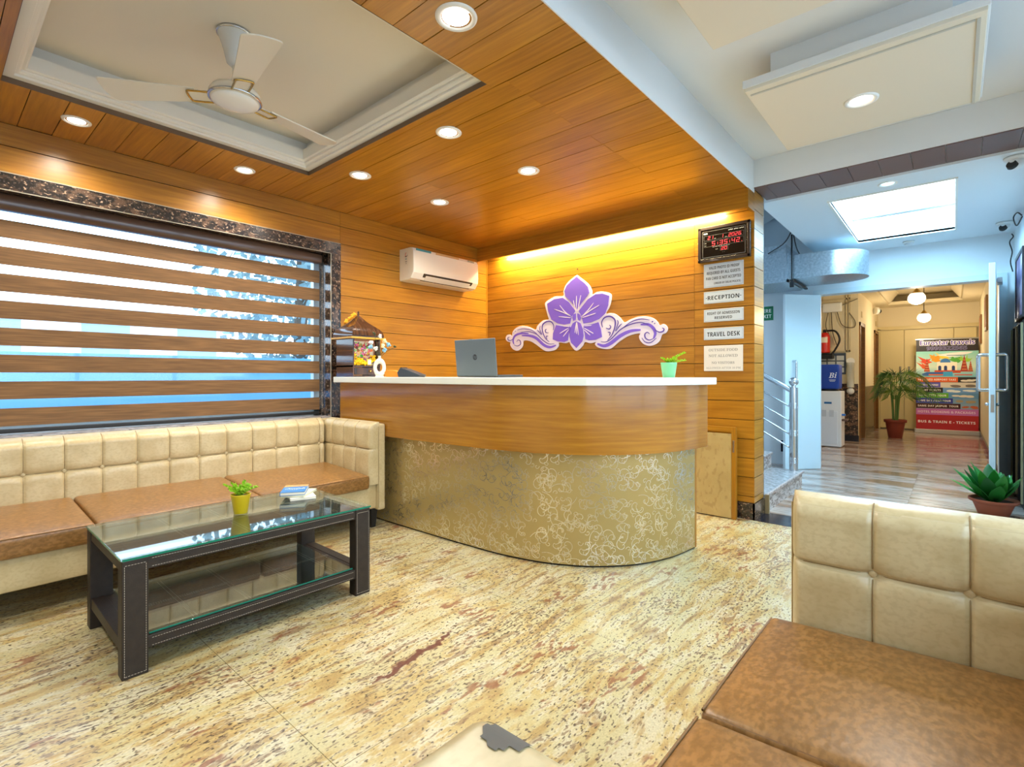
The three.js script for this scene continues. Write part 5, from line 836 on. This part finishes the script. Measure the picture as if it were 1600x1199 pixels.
// ---------------------------------------------------------------- corridor
{ // pendant lamps
  for (const [x, z, y, lb] of [[-0.38, -8.85, 2.14, 'white glass pendant lamp nearer the double door'], [-0.40, -11.7, 2.12, 'white glass pendant lamp nearer the travel banner']]) {
    const p = thing('pendant_lamp', lb, 'lamp', [x, 0, z], 0, 'corridor pendant lamps');
    part('cord', rod([0, y + 0.12, 0], [0, 2.715, 0], 0.005, 8), blackMat, p); part('cap', lathe([[0.012, y + 0.14], [0.03, y + 0.12], [0.05, y + 0.085], [0.075, y + 0.075]], 28), gold, p);
    part('lamp_globe', lathe([[0.07, y + 0.078], [0.095, y + 0.04], [0.1, y], [0.085, y - 0.04], [0.05, y - 0.066], [0, y - 0.075]], 32), lens(new THREE.Color().setRGB(1, 0.86, 0.6), 2.6), p);
    const l = new THREE.PointLight(WARM, L.pendant, 0, 2); l.position.set(0, y - 0.1, 0); l.castShadow = true; l.shadow.radius = 4; p.add(l);
  }
}
{ // doors of the corridor
  const dk = std({ color: col(52, 36, 28), roughness: 0.4 }), fr = woodMat(0.45, 0.4, 0.4, 0.4);
  const side = (z0, z1, n, lb) => { const d = struct(`door_${n}`, lb, 'door'); part('leaf', box(-1.3, -1.26, 0, 1.94, z0 + 0.05, z1 - 0.05), dk, d); part('door_frame', merge([box(-1.3, -1.18, 0, 2.0, z0, z0 + 0.05), box(-1.3, -1.18, 0, 2.0, z1 - 0.05, z1), box(-1.3, -1.18, 1.94, 2.0, z0, z1)]), fr, d); part('door_knob', at(new THREE.SphereGeometry(0.025, 12, 8), -1.235, 0.95, z1 - 0.12), chrome, d); part('room_number', box(-1.2, -1.195, 2.1, 2.2, (z0 + z1) / 2 - 0.06, (z0 + z1) / 2 + 0.06), plaster(190, 170, 120), d); };
  side(-10.92, -10.3, 3, 'dark brown corridor door next to the cup dispenser'); side(-13.05, -12.4, 4, 'dark brown corridor door next to the cream double doors');
  const e = struct('door_5', 'cream panelled double doors at the end of the corridor', 'door'); const cm = plaster(226, 208, 150, 0.45);
  for (const [a, b] of [[-1.15, -0.76], [-0.755, 0.0], [0.005, 0.33]]) part('leaf', rbox(b - a, 2.0, 0.05, 0.006, (a + b) / 2, 1.02, -13.07), cm, e);
  part('door_frame', merge([box(-1.2, 0.37, 2.03, 2.1, -13.1, -13.02), box(-1.2, -1.15, 0, 2.05, -13.1, -13.02)]), plaster(212, 194, 138, 0.45), e);
  for (const x of [-0.82, -0.68]) part('handle', rod([x, 0.96, -13.01], [x, 1.28, -13.01], 0.016, 12), chrome, e);
  part('notice_plate', box(-0.60, -0.45, 1.27, 1.5, -13.045, -13.038), plaster(196, 180, 140), e);
}
{ // roll-up banner
  const b = thing('roll_up_banner', 'tall roll-up travel agency banner with coloured service stripes', 'banner', [-0.10, 0, -12.62], 0.1);
  part('foot', rbox(0.96, 0.075, 0.2, 0.01, 0, 0.0385, 0), std({ color: col(196, 192, 184), roughness: 0.4, metalness: 0.4 }), b);
  part('top_rail', rbox(0.92, 0.025, 0.025, 0.005, 0, 1.79, 0), steel, b);
  part('support_pole', rod([0, 0.05, -0.05], [0, 1.79, -0.015], 0.012, 8), steel, b);
  const t = canvasTex(720, 1336, (x, w, h) => {
    x.fillStyle = '#2a2426'; x.fillRect(0, 0, w, h); const r = rng(7);
    x.textAlign = 'center'; x.font = 'bold 92px sans-serif'; x.lineJoin = 'round';
    x.strokeStyle = '#f2f0fa'; x.lineWidth = 14; x.save(); x.translate(w / 2, 84); x.scale(640 / x.measureText('Eurostar travels').width, 1); x.strokeText('Eurostar travels', 0, 0); x.fillStyle = '#4a3aa8'; x.fillText('Eurostar travels', 0, 0); x.restore();
    x.font = 'bold 76px sans-serif'; x.save(); x.translate(w / 2, 160); x.scale(470 / x.measureText('9999322565').width, 1); x.strokeStyle = '#8f8ac0'; x.lineWidth = 4; x.strokeText('9999322565', 0, 0); x.restore();
    // printed picture: landmarks, aeroplane, train
    const y0 = 178, y1 = 560; const g = x.createLinearGradient(0, y0, 0, y1); g.addColorStop(0, '#8fd6cc'); g.addColorStop(0.6, '#d8ecd8'); g.addColorStop(1, '#7cc4d8'); x.fillStyle = g; x.fillRect(0, y0, w, y1 - y0);
    for (const [c, cx, cy] of [['#e2502e', 120, 330], ['#f0a020', 230, 300], ['#f4d040', 330, 280], ['#58b040', 470, 310], ['#e06030', 90, 400], ['#9cd048', 560, 300]]) { x.fillStyle = c; for (let k = 0; k < 9; k++) { x.beginPath(); x.moveTo(cx, cy + 40); x.lineTo(cx - 110 + r() * 220, cy - 90 + r() * 90); x.lineTo(cx - 60 + r() * 140, cy - 60 + r() * 100); x.fill(); } }
    x.fillStyle = '#fff4e0'; x.fillRect(250, 340, 230, 130); x.fillStyle = '#3f7fc0'; x.beginPath(); x.arc(345, 345, 60, Math.PI, 0); x.fill(); x.fillStyle = '#1e3f78'; for (const X of [262, 330, 420]) { x.beginPath(); x.arc(X + 18, 410, 18, Math.PI, 0); x.fillRect(X, 410, 36, 60); x.fill(); } x.fillStyle = '#c8502e'; x.fillRect(220, 460, 300, 40);
    for (const [X, s] of [[130, 1], [560, 1.25], [630, 0.8]]) { x.fillStyle = '#b04034'; x.beginPath(); x.moveTo(X, 470 - 190 * s); x.lineTo(X + 36 * s, 480); x.lineTo(X - 36 * s, 480); x.fill(); x.fillStyle = '#e8b060'; for (let k = 0; k < 4; k++) x.fillRect(X - 8 * s - 6 * k, 470 - (130 - 36 * k) * s, 16 * s + 12 * k, 8); }
    x.fillStyle = '#2c62b0'; x.beginPath(); x.moveTo(70, 510); x.lineTo(130, 486); x.lineTo(420, 486); x.lineTo(420, 540); x.lineTo(80, 540); x.fill(); x.fillStyle = '#e87838'; x.fillRect(150, 516, 180, 18); x.fillStyle = '#3fa8dc'; x.fillRect(320, 480, 110, 66); x.fillStyle = '#d8502e'; x.fillRect(450, 520, 200, 14);
    x.fillStyle = '#f6f6f2'; x.beginPath(); x.moveTo(240, 236); x.quadraticCurveTo(420, 190, 660, 192); x.quadraticCurveTo(600, 240, 420, 248); x.lineTo(560, 262); x.lineTo(380, 262); x.closePath(); x.fill(); x.fillStyle = '#50709a'; x.fillRect(360, 236, 220, 8);
    const rows = [['24 HOURS AIRPORT TAXI', '#e2622a', 0.68, '#2a2a2c', '#e8e6dc'], ['MONEY EXCHANGE', '#5b55b8', 0.40, '#d8d2c6', '#7a7068'], ['FLIGHT TICKETS', '#181a24', 0.44, '#6f9fd8', '#e8f0f4'], ['DELHI CITY TOUR', '#5fae2c', 0.53, '#5f96c8', '#e6ded0'], ['SAME DAY AGRA TOUR', '#2a36a0', 0.60, '#7aa0c0', '#a89878'], ['SAME DAY JAIPUR  TOUR', '#42141c', 0.72, '#86a8c4', '#c8623a']];
    const rh = 78; rows.forEach(([txt, c, f, p1, p2], k) => { const y = 560 + rh * k; x.fillStyle = p1; x.fillRect(0, y, w, rh); x.fillStyle = p2; for (let q = 0; q < 5; q++) { x.beginPath(); x.ellipse(w * (f + (1 - f) * (0.2 + 0.65 * r())), y + 38 + 20 * r(), 60 * (1 - f) + 20, 10 + 8 * r(), 0, 0, 7); x.fill(); } x.fillStyle = c; x.fillRect(0, y, w * f, rh - 4); x.fillStyle = '#f6f4f0'; x.font = 'bold 40px sans-serif'; x.textAlign = 'left'; x.save(); x.translate(18, y + 52); const m = x.measureText(txt).width; x.scale(Math.min(1.05, (w * f - 40) / m), 1); x.fillText(txt, 0, 0); x.restore(); });
    x.fillStyle = '#c874c0'; x.fillRect(0, 560 + rh * 6, w, 92); x.fillStyle = '#b8242a'; x.fillRect(0, 652 + rh * 6, w, 230); x.fillStyle = '#f2dcee'; x.font = 'bold 46px sans-serif'; x.save(); x.translate(18, 1092); x.scale(670 / x.measureText('HOTEL BOOKING & PACKAGES').width, 1); x.fillText('HOTEL BOOKING & PACKAGES', 0, 0); x.restore(); x.fillStyle = '#fff'; x.save(); x.translate(18, 1240); x.scale(670 / x.measureText('BUS & TRAIN E - TICKETS').width, 1.1); x.fillText('BUS & TRAIN E - TICKETS', 0, 0); x.restore();
  });
  part('printed_sheet', rbox(0.90, 1.71, 0.004, 0.001, 0, 0.93, 0), plaster(200, 196, 190), b);
  part('print', at(new THREE.PlaneGeometry(0.90, 1.71), 0, 0.93, 0.0026), std({ map: t, roughness: 0.45 }), b);
}
{ // palm
  const p = thing('potted_palm', 'feathery areca palm in a terracotta pot before the banner', 'plant', [-0.78, 0, -11.25]); const r = rng(40);
  part('pot', lathe([[0, 0], [0.1, 0], [0.142, 0.27], [0.165, 0.275], [0.168, 0.32], [0.155, 0.322], [0.14, 0.28], [0, 0.26]], 36), std({ color: col(140, 58, 36), roughness: 0.6 }), p);
  part('soil', at(new THREE.CylinderGeometry(0.14, 0.13, 0.02, 24), 0, 0.28, 0), std({ color: col(60, 46, 34), roughness: 1 }), p);
  const gm = [dbl(58, 104, 48), dbl(84, 130, 52), dbl(44, 84, 44), dbl(116, 150, 58)];
  for (let k = 0; k < 5; k++) part('stem', tube([[0.03 * Math.cos(k * 1.3), 0.26, 0.03 * Math.sin(k * 1.3)], [0.045 * Math.cos(k * 1.3), 0.55, 0.045 * Math.sin(k * 1.3)], [0.06 * Math.cos(k * 1.3), 0.75, 0.06 * Math.sin(k * 1.3)]], 0.013, 8, 10), std({ color: col(96, 128, 60), roughness: 0.6 }), p);
  for (let k = 0; k < 20; k++) {
    const a = k * 2.399, c = Math.cos(a), s = Math.sin(a), reach = (0.34 + 0.16 * r()) * (c < -0.4 ? 0.62 : 1), rise = k < 7 ? 0.44 : 0.1 + 0.3 * r();
    const pts = [[0.05 * c, 0.68, 0.05 * s], [reach * 0.4 * c, 0.68 + rise, reach * 0.4 * s], [reach * 0.8 * c, 0.68 + rise * 0.95, reach * 0.8 * s], [reach * 1.3 * c, 0.62 + rise * 0.5, reach * 1.3 * s]];
    const fr = part('frond', tube(pts, 0.005, 5, 16), gm[1], p), cv = new THREE.CatmullRomCurve3(pts.map((q) => new THREE.Vector3(...q))), lv = [];
    for (let i = 0; i < 15; i++) { const t = 0.25 + 0.73 * i / 14, q = cv.getPoint(t), d = cv.getTangent(t); for (const e of [-1, 1]) { const g = leafGeo((c < -0.4 ? 0.16 : 0.22) * (1 - 0.45 * Math.abs(t - 0.55)), 0.012, 0.45, 3, 0.1); const dir = new THREE.Vector3(-d.z, 0, d.x).multiplyScalar(e).addScaledVector(d, 0.75).add(new THREE.Vector3(0, -0.08, 0)).normalize(); const m = new THREE.Matrix4().makeRotationFromQuaternion(new THREE.Quaternion().setFromUnitVectors(new THREE.Vector3(0, 1, 0), dir)); g.applyMatrix4(m); g.translate(q.x, q.y, q.z); lv.push(g); } }
    part('leaflets', merge(lv), gm[k % 4], fr);
  }
}
{ // water cooler with covered bottle
  const w = thing('water_cooler', 'white water cooler standing in the corridor recess', 'water cooler', [-1.455, 0, -9.3]);
  const wm = plaster(232, 234, 236, 0.35);
  part('cabinet', rbox(0.33, 0.85, 0.32, 0.012, 0, 0.435, 0), wm, w); part('front_door', rbox(0.27, 0.5, 0.01, 0.004, -0.02, 0.3, 0.163), plaster(222, 226, 232, 0.35), w);
  part('control_strip', rbox(0.10, 0.03, 0.008, 0.003, -0.01, 0.68, 0.162), std({ color: col(40, 110, 170), roughness: 0.4 }), w);
  part('vent_grille', merge([rbox(0.06, 0.1, 0.006, 0.002, -0.06, 0.52, 0.169), rbox(0.06, 0.1, 0.006, 0.002, 0.04, 0.52, 0.169)]), plaster(196, 200, 206), w);
  part('tap', rbox(0.05, 0.03, 0.05, 0.006, 0.185, 0.5, 0.1), std({ color: col(50, 120, 210), roughness: 0.4 }), w);
  part('drip_tray', rbox(0.08, 0.03, 0.14, 0.006, 0.195, 0.42, 0.06), std({ color: col(96, 70, 62), roughness: 0.5 }), w);
  const b = thing('water_bottle', 'water bottle under a blue printed cover on the water cooler', 'bottle', [-1.47, 0.861, -9.3]);
  part('neck_ring', at(new THREE.CylinderGeometry(0.12, 0.13, 0.03, 24), 0, 0.015, 0), blackMat, b); part('cover', puff(0.3, 0.38, 0.3, 0.03, {}).translate(0, 0.22, 0), std({ color: col(20, 66, 170), roughness: 0.55 }), b);
  const t = canvasTex(256, 256, (x, s) => { x.fillStyle = '#1442aa'; x.fillRect(0, 0, s, s); x.fillStyle = '#eef2ff'; x.font = 'italic bold 130px serif'; x.fillText('Bi', 90, 150); x.fillRect(100, 180, 110, 10); x.fillRect(110, 204, 90, 8); }); part('print', at(new THREE.PlaneGeometry(0.2, 0.22), 0.04, 0.22, 0.1512), std({ map: t, roughness: 0.55 }), b);
}
{ // wall of the recess
  const z = -10.19;
  const r = thing('wifi_router', 'white wireless router on the corridor recess wall', 'router', [-1.56, 2.25, z + 0.05]); part('body', puff(0.29, 0.16, 0.05, 0.024, { nx: 12, ny: 8, nz: 4 }).translate(0, 0, 0.03), plaster(232, 232, 226, 0.35), r); part('aerial', merge([rod([-0.14, 0.02, 0.02], [-0.26, 0.1, 0.02], 0.008, 8), rod([0.14, 0.03, 0.02], [0.36, 0.12, 0.02], 0.008, 8)]), std({ color: col(120, 110, 90), roughness: 0.5 }), r);
  const c = thing('conduit_run', 'cream wall conduits and looped cables under the router', 'conduit', [0, 0, z]);
  const cm = plaster(206, 190, 150);
  for (const x of [-1.84, -1.72, -1.36, -1.32]) part('conduit', box(x - 0.012, x + 0.012, 1.5, 2.45, 0, 0.02), cm, c); part('conduit', box(-1.9, -1.3, 1.5, 1.525, 0, 0.02), cm, c); part('conduit', box(-2.0, -1.3, 2.38, 2.405, 0, 0.02), cm, c);
  for (const p of [[[-1.62, 2.2, 0.03], [-1.66, 1.95, 0.03], [-1.6, 1.75, 0.03], [-1.65, 1.6, 0.03]], [[-1.5, 2.2, 0.03], [-1.42, 1.95, 0.04], [-1.26, 1.9, 0.03], [-1.24, 2.0, 0.03], [-1.32, 2.15, 0.03]], [[-1.58, 2.2, 0.03], [-1.56, 1.85, 0.03], [-1.5, 1.62, 0.03]]]) part('cable', tube(p, 0.007, 6, 24), std({ color: col(90, 78, 60), roughness: 0.6 }), c);
  const f = thing('fire_extinguisher', 'red fire extinguisher with black hose on the recess wall', 'extinguisher', [-1.66, 1.42, z + 0.125]); const red = std({ color: col(206, 40, 30), roughness: 0.3 });
  part('cylinder', lathe([[0, 0.06], [0.075, 0.06], [0.08, 0.08], [0.08, 0.34], [0.06, 0.39], [0.025, 0.41], [0, 0.41]], 28), red, f); part('valve', rbox(0.05, 0.06, 0.04, 0.006, 0, 0.43, 0), blackMat, f); part('hose', tube([[0.03, 0.44, 0], [0.16, 0.42, 0.03], [0.22, 0.28, 0.03], [0.16, 0.12, 0.03], [0.09, 0.02, 0.03]], 0.016, 8, 30), blackMat, f); part('bracket', rbox(0.22, 0.07, 0.18, 0.01, 0.02, 0.0, 0), blackMat, f); part('label_sticker', at(new THREE.CylinderGeometry(0.0805, 0.0805, 0.09, 20, 1, true, -0.7, 1.4), 0, 0.28, 0), plaster(236, 226, 210), f);
  const nt = canvasTex(256, 256, (x, s) => { x.fillStyle = '#3c4a5c'; x.fillRect(0, 0, s, s); x.fillStyle = '#d8dcd8'; for (let i = 0; i < 3; i++) for (let j = 0; j < 3; j++) x.fillRect(16 + 80 * i, 30 + 74 * j, 66, 58); x.fillStyle = '#8a9298'; for (let j = 0; j < 14; j++) x.fillRect(20, 40 + 15 * j, 216, 4); });
  const n = thing('notice_board', 'grey notice board with printed sheets behind the blue bottle', 'notice', [-1.58, 1.30, z]); part('board', rbox(0.42, 0.36, 0.015, 0.003, 0, 0, 0.008), std({ color: col(60, 74, 92), roughness: 0.5 }), n); part('sheets', at(new THREE.PlaneGeometry(0.41, 0.35), 0, 0, 0.0165), std({ map: nt, roughness: 0.5 }), n);
  const d = thing('cup_dispenser', 'clear paper cup dispenser tube on the recess wall', 'dispenser', [-1.30, 0.78, z]); part('tube', at(new THREE.CylinderGeometry(0.055, 0.055, 0.42, 24, 1, true), 0, 0.33, 0.06), phy({ color: col(236, 236, 230), roughness: 0.15, transmission: 0.7, thickness: 0, side: THREE.DoubleSide }), d); part('cups', at(new THREE.CylinderGeometry(0.048, 0.044, 0.12, 24), 0, 0.18, 0.06), plaster(240, 240, 236), d); part('cap', at(new THREE.CylinderGeometry(0.06, 0.06, 0.03, 24), 0, 0.555, 0.06, 1.2, 0, 0), plaster(232, 232, 228, 0.4), d); part('mouth', at(new THREE.SphereGeometry(0.055, 20, 12), 0, 0.06, 0.06), plaster(226, 226, 222, 0.4), d);
  const cam = thing('security_camera', 'white dome security camera on the corridor wall near the ceiling', 'camera', [-1.14, 2.36, -12.2], 0.7, 'dome security cameras'); part('mount', at(new THREE.CylinderGeometry(0.07, 0.07, 0.05, 24), 0, 0, 0, 0, 0, Math.PI / 2), whiteTrim, cam); part('camera_lens', at(new THREE.SphereGeometry(0.045, 20, 14), 0.04, -0.01, 0.01), blackMat, cam);
  for (const [zz, y, lb] of [[-12.1, 1.9, 'small dark wooden picture on the corridor wall beside the banner'], [-10.1, 2.0, 'brown framed picture on the corridor wall nearer the door leaf']]) { const p = thing('framed_picture', lb, 'picture', [0.36, y, zz], -Math.PI / 2); part('picture_frame', rbox(0.44, 0.5, 0.03, 0.005), woodMat(0.4, 0.36, 0.36, 0.4), p); part('print', rbox(0.34, 0.4, 0.005, 0.001, 0, 0, 0.016), plaster(176, 120, 84), p); }
}

scene.traverse((o) => { if (o.isMesh) { o.castShadow = true; o.receiveShadow = true; } });
renderer.render(scene, camera);
